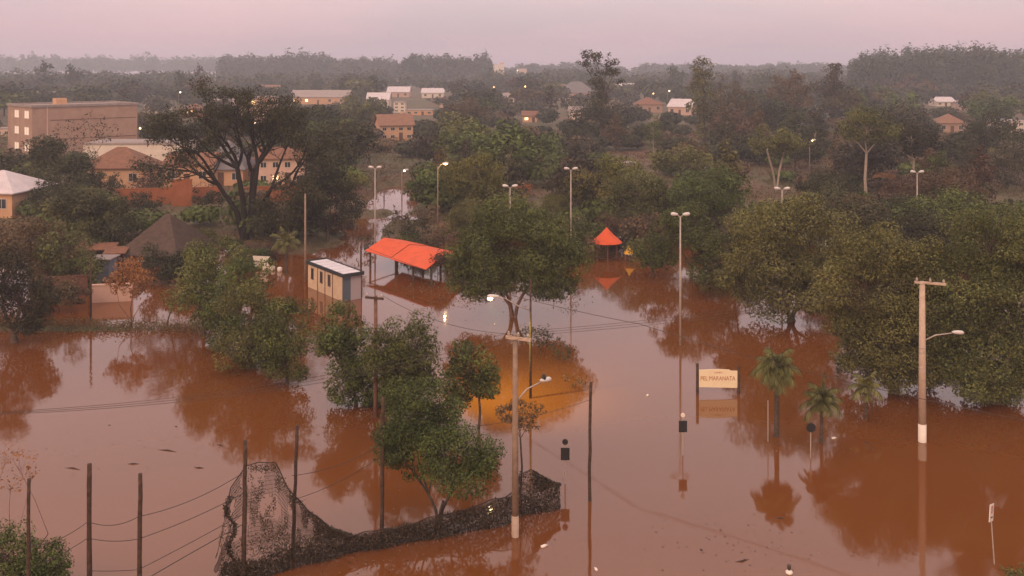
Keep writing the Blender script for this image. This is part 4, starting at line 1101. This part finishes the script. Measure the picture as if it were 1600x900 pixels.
ptree(1306, 205, [(1303, 108, 13, 12), (1300, 132, 24, 20), (1306, 160, 32, 22), (1330, 150, 14, 14)], 'brownish pyramid-shaped tree at the edge of the dark pine wood', 'brown', water=False, trunk_r=.35, clumps=20)
ptree(1236, 205, [(1235, 122, 24, 13), (1222, 146, 26, 20), (1250, 150, 22, 22)], 'brownish rounded tall tree before the pyramid-shaped one', 'brown', water=False, trunk_r=.3, clumps=18)
ptree(1153, 215, [(1153, 150, 20, 22), (1145, 175, 24, 20), (1172, 170, 20, 22)], 'brown-green tree between the slim tree and the rounded tall one', 'brown', water=False, trunk_r=.3, clumps=18)
ptree(1600, 300, [(1590, 252, 34, 28), (1565, 275, 26, 16)], 'pale grey-green leafy tree at the picture edge', 'grey', water=False, trunk_r=.2, clumps=20)
ptree(1580, 262, [(1545, 200, 34, 26), (1570, 218, 30, 24), (1520, 215, 22, 20)], 'dark purple-grey tree under the pale two-storey house', 'dark', water=False, trunk_r=.2, clumps=20)
ptree(165, 318, [(163, 285, 20, 24), (178, 296, 16, 16)], 'narrow dark tree in front of the terracotta-roofed peach house', 'dark', water=False, trunk_r=.12, clumps=20)
ptree(238, 316, [(236, 276, 24, 22), (222, 290, 18, 14)], 'brownish thin tree between the two peach houses', 'brown', water=False, trunk_r=.12, clumps=18, dens=1.6)
ptree(315, 330, [(318, 306, 20, 12), (340, 310, 16, 10)], 'dark bush before the taller square orange gate wall', 'dark', water=False, trunk_r=.06, clumps=18, name='shrub')
ptree(208, 330, [(208, 312, 24, 11), (238, 318, 18, 8)], 'dark hedge-like bush along the long orange-red garden wall', 'dark', water=False, trunk_r=.06, clumps=18, name='shrub')
ptree(128, 285, [(105, 205, 24, 20), (138, 196, 24, 20), (166, 206, 20, 18), (125, 228, 24, 18)], 'bare pale-twigged tree in front of the blank side of the brown block', 'brown', water=False, trunk_r=.14, clumps=22, dens=.18, fork=3.5, bark=BARKP, stems=2)
# weeds and bushes in the water
for bx, by, lb, tn, lab in ((980, 398, [(978, 375, 22, 18), (962, 385, 14, 12)], 'dark', 'dark bush just behind the little yellow roof'),
        (628, 352, [(626, 338, 16, 11)], 'brown', 'brown bush on the islet at the bend of the pale channel'), (652, 372, [(652, 355, 24, 14), (634, 362, 14, 9)], 'dark', 'dark brushwood hump right behind the orange shelter'),
        (678, 385, [(680, 366, 24, 16)], 'brown', 'reddish bush behind the far end of the orange shelter'), (640, 385, [(640, 376, 22, 9)], 'green', 'low green bush under the ridge line of the orange shelter'),
        (668, 350, [(668, 334, 20, 14)], 'brown', 'brown bush at the foot of the lit orange lamp'), (608, 372, [(608, 362, 12, 9)], 'dark', 'small dark bush at the pale channel edge before the twin lamp'),
        (705, 372, [(706, 350, 24, 18)], 'olive', 'olive bush between the lit orange lamp and the big spreading tree'), (540, 372, [(536, 352, 24, 16)], 'brown', 'brown bush at the near bank of the pale channel'),
        (925, 408, [(922, 388, 18, 14)], 'brown', 'reddish brown bush beside the orange gazebo')):
    ptree(bx, by, lb, lab, tn, water=False, trunk_r=.05, clumps=16, name='shrub', dens=2.4)
ptree(845, 552, [(838, 520, 26, 18), (820, 525, 16, 14), (852, 532, 16, 12)], 'dark bush standing in the water behind the amber glow', 'dark', trunk_r=.05, clumps=16, name='shrub', dens=.9, leafpx=2.2)
ptree(868, 562, [(866, 535, 14, 18), (880, 548, 20, 10)], 'pointed dark bush next to the bush behind the amber glow', 'dark', trunk_r=.05, clumps=14, name='shrub', dens=.8, leafpx=2.2)
ptree(895, 606, [(905, 595, 18, 7), (885, 590, 10, 6)], 'thin brownish twiggy bush by the top of the tall thin post', 'brown', trunk_r=.04, clumps=9, name='shrub', dens=.4, leafpx=2.0)
ptree(20, 960, [(10, 858, 46, 36), (62, 878, 38, 26), (88, 895, 22, 18), (25, 900, 70, 30)], 'dark green bush filling the bottom corner around the slim post', G, trunk_r=.08, clumps=40, name='shrub', leafpx=2.2, dens=1.6)
ptree(22, 930, [(30, 722, 26, 20), (10, 710, 24, 18), (52, 735, 12, 12), (18, 755, 24, 14)], 'bare-stemmed sapling with thin yellow-brown leaves over the corner bush', 'rust', stems=4, trunk_r=.03, clumps=12, dens=.35, fork=2.2, leafpx=2.2, bark=BARKR)
ptree(1578, 935, [(1578, 893, 18, 10), (1598, 895, 18, 12)], 'small tuft of shrub at the bottom corner under the parking sign', 'olive', trunk_r=.04, clumps=16, name='shrub', leafpx=2.2)

# palms
def palm(px, by, top, wpx, label, seed, droop=1.0, nf=18, tr=.09):
    p = gp(px, by, True); S = Spx(p); h = (by-top)/S; Rr = wpx/2/S*1.12; rr = random.Random(seed); rg = np.random.default_rng(seed)
    t = thing('palm_tree', label, 'palm tree', p)
    hc = h-Rr*.55
    m = MB(); m.tube([(0, 0, -1), (0, 0, 0), (.03, 0, hc*.5), (0, 0, hc)], [tr*1.3, tr*1.2, tr, tr*1.1], 8)
    m.build('trunk', BARK, t, smooth=True)
    q, T = [], []
    st = MB()
    for i in range(nf):
        a = i*2.4; el = R(78-105*(i/nf)+rr.uniform(-9, 9)); L_ = Rr*rr.uniform(.7, 1.35)
        d = Vector((math.cos(a)*math.cos(el), math.sin(a)*math.cos(el), math.sin(el)))
        pos = Vector((0, 0, hc)); prev = pos; pts = [pos.copy()]
        for s in range(7):
            pos = pos+d*L_/7; d = (d+Vector((0, 0, -.13*droop*(s+1)/2))).normalized(); pts.append(pos.copy())
        st.tube(pts, [.016]*len(pts), 3, cap=False)
        side = d.cross(Vector((0, 0, 1))); side = side.normalized() if side.length > .05 else Vector((1, 0, 0))
        for s in range(1, 8):
            for u in (0, .33, .66):
                b = pts[s-1].lerp(pts[s], u); ll = Rr*.5*math.sin(math.pi*min(.97, (s-1+u)/7*.8+.15))
                for sg in (-1, 1):
                    tip = b+side*sg*ll*.75+(pts[s]-pts[s-1]).normalized()*ll*.5+Vector((0, 0, -ll*.55*droop+rr.uniform(-.04, .04)))
                    w_ = (pts[s]-pts[s-1]).normalized()*.04
                    q += [b-w_, b+w_, tip]; T.append(min(1, max(0, .5+rr.gauss(0, .22))))
    me = quadmesh('crown', np.array([list(x) for x in q]), 3, LEAF['olive'], np.array(T))
    o = bpy.data.objects.new('crown', me); COL.objects.link(o); o.parent = t
    st.build('frond_stem', LEAF['green'], t)
palm(1213, 682, 555, 66, 'larger palm with a shaggy drooping crown beside the cream board', 1, 1.35, 44, .13)
palm(1283, 692, 606, 60, 'smaller palm with splayed fronds near the round black sign back', 2, 1.0, 26, .08)
palm(1353, 655, 588, 54, 'dim palm in the shade before the rounded olive tree', 3, 1.0, 16, .07)
palm(447, 428, 365, 42, 'small palm on the muddy bank behind the white hut', 4, 1.1, 18, .12)

# ------------------------------------------------------------------ the rest of the trees
LM = [('brown block', 110, 200), ('long white building', 210, 225), ('terracotta-roofed peach house', 180, 265), ('white-roofed cottage', 10, 300), ('orange garden wall', 265, 305),
      ('thatched hall', 232, 370), ('bare spreading tree', 385, 230), ('tall pink lit house', 402, 170), ('tile-roofed cream house', 620, 195), ('pale water channel', 595, 335),
      ('orange shelter', 632, 395), ('white hut', 522, 430), ('lit orange street lamp', 690, 255), ('round lime tree', 740, 262), ('big spreading tree', 800, 340), ('orange gazebo', 948, 365),
      ('meadow', 995, 215), ('tall see-through tree', 935, 120), ('leafy column tree', 1100, 140), ('tallest twin lamp', 1063, 335), ('broad olive tree', 1220, 340), ('umbrella tree', 1214, 212),
      ('white-trunked tree', 1354, 240), ('dark pine wood', 1470, 120), ('brown tiled house', 1488, 188), ('rounded olive tree', 1390, 380), ('corner olive tree', 1550, 380),
      ('pale two-storey house', 1585, 190), ('pyramid-shaped tree', 1302, 120), ('grey-roofed far house', 905, 140), ('white tower block', 780, 100), ('long far shed', 497, 145),
      ('brown-roofed far house', 1015, 160), ('gabled pinkish house', 1062, 165), ('narrow white house', 898, 178), ('lime-yellow tree', 925, 288), ('green tree row', 380, 480), ('concrete power pole', 1441, 480)]
def autolabel(px, py, words_, noun):
    near = sorted(LM, key=lambda l: (l[1]-px)**2+((l[2]-py)*2)**2)
    def rel(l):
        dx, dy = px-l[1], (py-l[2])*1.6
        if abs(dx) > abs(dy)*2: return 'left of' if dx < 0 else 'right of'
        if abs(dy) > abs(dx)*2: return 'above' if dy < 0 else 'below'
        return ('above and ' if dy < 0 else 'below and ')+('left of' if dx < 0 else 'right of')
    for l in near[:4]:
        s = f'{words_} {noun} {rel(l)} the {l[0]}'
        if s.lower() not in USED: return s
    for l in near[:4]:
        for k_ in near[:7]:
            if k_ is l: continue
            s = f'{words_} {noun} {rel(l)} the {l[0]}, towards the {k_[0]}'
            if s.lower() not in USED: return s
    for l in near[:9]:
        for k_ in near[:9]:
            for q in ('narrower', 'lower', 'taller', 'fuller'):
                if k_ is l: continue
                s = f'{q} {words_} {noun} {rel(l)} the {l[0]}, towards the {k_[0]}'
                if s.lower() not in USED: return s
    raise RuntimeError('labels')

LIB = {}
def lib(kind, tone, far):
    key = (kind, tone, far)
    if key not in LIB:
        lf = {0: .22, 1: .42, 2: .8}[far]; L_ = []
        for v in range(3):
            sd_ = hash(kind) % 1 + 1000+v*17+far*5+len(tone)*101+len(kind)*37
            rr = random.Random(sd_)
            if kind == 'round':
                lo = [(0, 0, 6.2, 3.3, 3.3, 2.6)]+[(math.cos(a)*2.2, math.sin(a)*2.2, rr.uniform(4.2, 6.0), 2.2, 2.2, 1.9) for a in [rr.uniform(0, .8)+i*1.57 for i in range(4)]]
            elif kind == 'tall':
                lo = [(rr.uniform(-.5, .5), rr.uniform(-.5, .5), z, r, r, 2.0) for z, r in ((3.5, 2.2), (5.6, 2.6), (7.6, 2.1), (9.2, 1.2))]
            elif kind == 'wide':
                lo = [(math.cos(a)*3.2, math.sin(a)*3.2, rr.uniform(4.2, 5.4), 2.5, 2.5, 1.6) for a in [rr.uniform(0, .8)+i*1.26 for i in range(5)]]+[(0, 0, 5.8, 3.0, 3.0, 1.9)]
            else:   # bushy, foliage to the ground
                lo = [(math.cos(a)*1.2, math.sin(a)*1.2, rr.uniform(1.2, 2.2), 1.5, 1.5, 1.5) for a in [rr.uniform(0, .8)+i*1.57 for i in range(4)]]+[(0, 0, 2.6, 1.4, 1.4, 1.1)]
            dn = {0: 2.8, 1: 2.8, 2: 2.6}[far]
            L_.append(tree_meshes(sd_, lo, .4, leaf=lf*.62, tone=tone, clumps={0: 16, 1: 11, 2: 7}[far], dens=dn, trunk_r=.2, sides=5,
                                  bark=BARKP if (kind == 'tall' and v == 1) else BARK, crf=.5 if far < 2 else .6))
        LIB[key] = L_
    return LIB[key]
SIZE = {'round': (5.4, 8.8), 'tall': (2.8, 10.6), 'wide': (5.6, 7.6), 'bush': (2.7, 3.8)}
TONEW = {'green': 'green', 'dark': 'dark green', 'olive': 'olive', 'lime': 'lime green', 'brown': 'brownish', 'rust': 'rusty', 'grey': 'grey-green'}
KINDW = {'round': 'rounded', 'tall': 'upright', 'wide': 'broad', 'bush': 'bushy'}
# what must stay visible: (x0, y0, x1, y1, row of its foot)
KEEP = [(12, 160, 205, 236, 250), (130, 212, 290, 234, 262), (135, 236, 235, 262, 296), (150, 262, 190, 285, 296), (255, 235, 350, 290, 292), (185, 294, 350, 316, 322), (400, 238, 480, 284, 290), (0, 276, 50, 332, 338),
        (588, 174, 650, 212, 220), (380, 145, 426, 196, 203), (185, 345, 280, 398, 414), (452, 139, 545, 152, 163), (885, 128, 930, 146, 156), (816, 175, 840, 188, 191), (889, 167, 907, 184, 190),
        (998, 150, 1034, 168, 176), (1042, 154, 1082, 174, 180), (1467, 170, 1510, 202, 208), (1462, 152, 1494, 162, 166), (950, 196, 1038, 236, 240), (548, 305, 650, 400, 301),
        (570, 370, 700, 430, 460), (920, 353, 975, 400, 404), (678, 245, 702, 345, 372), (882, 258, 902, 350, 418), (577, 257, 596, 400, 402), (1424, 262, 1442, 330, 415), (1348, 215, 1362, 300, 318),
        (1190, 240, 1235, 290, 300), (0, 480, 1600, 900, 1600), (575, 168, 604, 166, 168), (606, 134, 640, 148, 152), (660, 136, 692, 150, 153), (430, 355, 455, 380, 385), (895, 75, 990, 150, 232),
        (1080, 85, 1118, 215, 228), (130, 378, 182, 395, 408), (345, 280, 430, 371, 371), (140, 400, 262, 475, 474), (612, 160, 640, 180, 176), (635, 170, 680, 180, 180), (280, 165, 320, 186, 183),
        (480, 400, 570, 470, 470), (790, 283, 804, 320, 452), (772, 92, 800, 112, 128), (1575, 182, 1600, 205, 208), (1560, 240, 1600, 300, 300), (1180, 196, 1262, 240, 300)]
PLACED = []
def ok(px, by, wpx, hpx):
    x0, x1, y0, y1 = px-wpx*.48, px+wpx*.48, by-hpx, by
    for (a, b, c, d, r) in KEEP:
        if by > r and x0 < c and x1 > a and y0 < d and y1 > b:
            ov = (min(x1, c)-max(x0, a))*(min(y1, d)-max(y0, b))
            if ov > .10*(c-a)*(d-b) or ov > .3*wpx*hpx: return False
    if 552 < px < 660 and 252 < by < 330: return False
    for (hx_, hy, hw, hh) in HOUSES:      # not inside a house
        if abs(px-hx_) < hw*.5+wpx*.25 and 0 <= hy-by < hh*.7: return False
        if abs(px-hx_) < hw*.5+wpx*.1 and abs(hy-by) < 3: return False
    return True
def scatter(n, x0, x1, y0, y1, kinds, tones, hm, far, mind=1.0, noun='tree', group=None, tries=40):
    k_ = 0; t_ = 0
    while k_ < n and t_ < n*tries:
        t_ += 1
        px = rnd.uniform(x0, x1); u = rnd.random(); by = 105+1/((1-u)/(y0-105)+u/(y1-105))
        p = gp(px, by); S = Spx(p); kind = rnd.choice(kinds); tone = rnd.choice(tones)
        rw, hh = SIZE[kind]; h = rnd.uniform(*hm); s = h/hh; sx = s*rnd.uniform(.9, 1.25)
        if not ok(px, by, rw*2*sx*S*.9, h*S): continue
        if any((p.x-q[0])**2+(p.y-q[1])**2 < (mind*(rw*sx+q[2])*.5)**2 for q in PLACED): continue
        PLACED.append((p.x, p.y, rw*sx))
        wm, lm = rnd.choice(lib(kind, tone, far))
        lab = autolabel(px, by-h*S*.6, KINDW[kind]+' '+TONEW[tone], noun)
        put_tree(wm, lm, p, lab, cat=noun, name=noun, sc=(sx, sx, s), rz=rnd.uniform(0, 6.28), group=group)
        k_ += 1
    return k_
GT = 'trees of the flooded park and the town behind'
T1 = ['dark', 'dark', 'green', 'olive', 'grey', 'brown']
cnt = [
 # park and riverside belt
 scatter(14, 1280, 1620, 345, 440, ['round', 'wide'], ['dark', 'brown', 'green', 'dark'], (6, 8), 0, .8, group=GT),
 scatter(26, 640, 1620, 262, 345, ['round', 'wide', 'tall'], ['dark', 'brown', 'green', 'dark', 'olive', 'grey'], (6, 9.5), 1, .75, group=GT),
 scatter(12, 380, 660, 232, 300, ['round', 'wide', 'tall'], ['dark', 'dark', 'grey', 'green'], (8, 11), 1, .75, group=GT),
 scatter(10, -20, 400, 292, 400, ['round', 'wide'], ['dark', 'olive', 'brown', 'dark'], (4.5, 7), 1, .75, group=GT),
 scatter(26, -60, 1660, 205, 262, ['round', 'wide', 'tall'], T1, (8, 12), 1, .7, group=GT),
 scatter(42, -60, 1660, 176, 205, ['round', 'wide', 'tall'], T1, (8, 12), 2, .6, group=GT),
 scatter(50, -60, 1660, 152, 176, ['round', 'wide'], ['dark', 'grey', 'brown', 'olive'], (8, 13), 2, .6, group=GT),
 scatter(14, 640, 1150, 345, 395, ['bush', 'round'], ['dark', 'brown', 'green', 'olive'], (3, 5), 0, .8, group=GT),
]
GS = 'shrubs of the flooded park'
cnt += [scatter(22, 420, 1620, 290, 420, ['bush'], ['brown', 'brown', 'dark', 'green', 'rust'], (1.4, 2.8), 0, .8, 'shrub', GS),
        scatter(12, 60, 420, 372, 440, ['bush'], ['olive', 'green', 'brown'], (1.2, 2.2), 0, .8, 'shrub', GS)]
print('SCATTERED', cnt)

# far skyline trees named in the photo's haze
for px, by, top, w_, kind, lab in ((72, 152, 97, 30, 'tall', 'hazy pointed tree on the skyline above the brown block'), (116, 150, 98, 36, 'round', 'hazy rounded tree right of the pointed skyline tree'),
        (288, 158, 109, 42, 'round', 'blue-grey rounded tree beside the dark slim column'), (312, 158, 101, 16, 'tall', 'dark slim column tree against the blue haze'),
        (195, 160, 124, 90, 'wide', 'broad blue-grey tree behind the roof of the brown block'), (590, 158, 116, 44, 'round', 'blue-grey domed tree left of the far woods gap'),
        (1058, 150, 101, 40, 'round', 'blue-grey rounded tree before the leafy column tree'), (1152, 150, 108, 20, 'round', 'small skyline tree past the leafy column tree'),
        (1190, 152, 114, 40, 'wide', 'broad hazy tree on the skyline before the rounded tall one'), (700, 170, 150, 60, 'wide', 'broad brownish tree behind the tile-roofed cream house')):
    p = gp(px, by); S = Spx(p); h = (by-top)/S; rw, hh = SIZE[kind]; sx = w_/S/2/rw
    wm, lm = lib(kind, 'dark', 2)[0]
    put_tree(wm, lm, p, lab, sc=(sx, sx, h/hh), group=GT)

# ------------------------------------------------------------------ undergrowth and far woods (stuff)
def undergrowth():
    rg = np.random.default_rng(77); C, Nn, S_, T = [], [], [], []
    for _ in range(9000):
        px = rg.uniform(-40, 1640); u = rg.random(); by = 105+1/((1-u)/(205-105)+u/(470-105))
        if 945 < px < 1042 and by < 240: continue
        if 60 < px < 330 and by > 440: continue
        p = gp(px, by); g = ground(p.x, p.y)
        sp = math.sin(p.x*.13+2)+math.sin(p.y*.17+p.x*.07)+.6*math.sin(p.x*.5+p.y*.3)
        if g < -.2 and sp < 1.2: continue
        if 545 < px < 640 and 300 < by < 470 and g < .05: continue
        if g < .12 and sp < .2 and not (590 < px < 715 and g > 0): continue
        hh = (.5+.9*rg.random())*(1 if sp > .3 else .5); n_ = 16
        r = rg.uniform(.3, .9)
        r *= max(1, p.y/130)
        c = np.stack([p.x+rg.normal(size=n_)*r, p.y+rg.normal(size=n_)*r, max(g, -.05)+hh*rg.random(n_)], 1)
        C.append(c); Nn.append(rg.normal(size=(n_, 3))*.8+np.array([0, -.3, .5])); S_.append(np.full(n_, .11*p.y/90*.8)*rg.uniform(.6, 1.4, n_)); T.append(np.clip(.45+.5*math.sin(p.x*.05+p.y*.08)+rg.normal(size=n_)*.2, 0, 1))
    C = np.concatenate(C); V = leafverts(C, unit(np.concatenate(Nn)), np.concatenate(S_), rg)
    m = leafmat('undergrowth_leaf', (.15, .075, .042), (.12, .11, .045), .0, .0)
    o = bpy.data.objects.new('undergrowth', quadmesh('undergrowth', V, 4, m, np.concatenate(T))); COL.objects.link(o)
    tag(o, 'reddish brown and olive thicket covering the flooded banks of the park', 'undergrowth', kind='stuff')
    # weeds on the low strip
    n_ = 5200; x = rg.uniform(-50, -23, n_); y = 73.5-.02*(x+37)+rg.normal(size=n_)*.75
    z = np.array([max(ground(a, b), 0) for a, b in zip(x, y)])+rg.random(n_)**2*.55
    V = leafverts(np.stack([x, y, z], 1), unit(rg.normal(size=(n_, 3))*.6+np.array([0, -.4, .5])), np.full(n_, .09), rg)
    o = bpy.data.objects.new('weeds', quadmesh('weeds', V, 4, m, rg.random(n_))); COL.objects.link(o)
    tag(o, 'low dark weeds along the narrow strip of land before the pale wall', 'weeds', kind='stuff')
undergrowth()

def woods(name, label, pts, hh, leaf, tone, seed, rr_=4.5, nl=110, bark=True):
    """a far wood: crowns over a band of ground; pts = list of (x, y, height)"""
    rg = np.random.default_rng(seed); C, Nn, T = [], [], []; wood = MB()
    for (x, y, h) in pts:
        z0 = ground(x, y); r = rr_*rg.uniform(.7, 1.2); t0 = rg.uniform(.25, .75)
        d = unit(rg.normal(size=(nl, 3)))
        h *= .86+.14*math.sin(x*.021+seed)*math.sin(x*.057+2)+.07*rg.normal()
        ln = h*.42
        c = np.array([x, y, z0+h-ln*.95])+d*np.array([r, r, ln])*(.55+.5*rg.random((nl, 1)))
        C.append(c); Nn.append(d*.7+np.array([0, 0, .4])+rg.normal(size=(nl, 3))*.4); T.append(np.clip(t0+rg.normal(size=nl)*.15, 0, 1))
    C = np.concatenate(C); V = leafverts(C, unit(np.concatenate(Nn)), np.full(len(C), leaf)*rg.uniform(.6, 1.4, len(C)), rg, 4, .7)
    o = bpy.data.objects.new(name, quadmesh(name, V, 4, LEAF[tone], np.concatenate(T))); COL.objects.link(o)
    tag(o, label, 'wood', kind='stuff')
rw = random.Random(4)
def canopy(name, label, n, y0, y1, hm, leaf, tone, seed, r0, nl):
    P = []; t_ = 0
    while len(P) < n and t_ < n*30:
        t_ += 1; px = rw.uniform(-60, 1660); u = rw.random(); by = 105+1/((1-u)/(y0-105)+u/(y1-105)); p = gp(px, by); S = Spx(p); h = rw.uniform(*hm)
        if ok(px, by, r0*2*S, h*S): P.append((p.x, p.y, h))
    print(name, len(P)); woods(name, label, P, 0, leaf, tone, seed, r0, nl)
canopy('town_trees', 'mass of dark tree crowns among the far roofs of the town', 260, 140, 176, (7, 12), .85, 'dark', 41, 5.0, 190)
canopy('town_trees', 'mass of brownish bare crowns among the far roofs of the town', 200, 145, 190, (6, 10), .65, 'grey', 42, 4.5, 260)
canopy('thicket', 'mass of dark green bushes filling the gaps behind the flooded park', 190, 186, 262, (3.5, 7), .42, 'dark', 43, 3.6, 520)
canopy('thicket', 'mass of brown brushwood filling the gaps behind the flooded park', 130, 190, 330, (2.5, 5), .34, 'brown', 44, 3.0, 520)
canopy('thicket', 'mass of green bushes along the flooded banks', 110, 240, 385, (2.2, 4.6), .27, 'green', 45, 2.8, 620)
def band(x0p, x1p, d, deep, n, h0, h1, prof=None):
    P = []
    for i in range(n):
        px = rw.uniform(x0p, x1p); dd = d+rw.random()*deep; h = rw.uniform(h0, h1)
        if prof: h *= prof(px)
        P.append(((px-800)/F*dd, dd, h))
    return P
pr = lambda px: min(1, .80+max(0, px-1325)/100)
woods('pine_wood', 'dark blue-grey plantation wood with an even top against the pink sky', band(1330, 1700, 520, 160, 520, 26.5, 31.5, pr), 0, .85, 'dark', 31, 3.6, 150)
woods('far_wood', 'long hazy wood on the skyline beyond the town', band(345, 620, 980, 200, 300, 24, 33, lambda x: 1.0 if x < 400 else (.97 if x < 520 else .86)), 0, 1.7, 'dark', 32, 7, 80)
woods('far_wood', 'hazy wood with a level top next to the white tower block', band(628, 762, 880, 120, 170, 22, 30.5), 0, 1.5, 'dark', 33, 6, 90)
woods('far_wood', 'faintest ridge of trees fading into pink haze above the brown block', band(-80, 420, 1650, 240, 300, 30, 38), 0, 2.8, 'dark', 34, 10, 60)
woods('far_wood', 'low hazy tree belt closing the town from end to end', band(-60, 1660, 640, 330, 620, 9, 16), 0, 1.4, 'dark', 35, 7, 60)
woods('far_wood', 'thin far ridge of trees between the tower block and the pine wood', band(740, 1360, 1250, 250, 300, 14, 21), 0, 2.4, 'dark', 36, 10, 60)

# lit lamps in the town
for px, by, top, warm, lab, big in (
    (628, 310, 266, False, 'lit white street lamp at the head of the pale channel', .28),
    (531, 238, 188, False, 'lit lamp glowing in the dark trees left of the tile-roofed cream house', .28),
    (1265, 275, 219, True, 'lit lamp glowing beside the umbrella tree', .28),
    (818, 165, 135, True, 'lit orange lamp on the far slope above the small orange-lit house', .6),
    (769, 160, 136, True, 'far lit lamp above the dark trees near the tower block', .5),
    (930, 165, 138, False, 'far lit white lamp by the tall see-through tree', .5),
    (1018, 172, 146, True, 'far lit lamp above the brown-roofed house', .45),
    (1043, 168, 142, False, 'far lit lamp above the pinkish gabled house', .5),
    (279, 175, 144, False, 'far lit lamp above the small orange-lit house with glowing windows', .5),
    (396, 222, 193, False, 'bright white lamp at the foot of the tall pink lit house', .5),
    (806, 150, 110, False, 'tiny far lamp beside the white tower block', .5),
    (216, 235, 200, True, 'lit lamp at the blank end of the brown block', .4),
    (642, 240, 218, False, 'lit lamp just below the tile-roofed cream house', .25)):
    lit_lamp(px, by, top, lab, 2, warm, False, big, 0, .1)
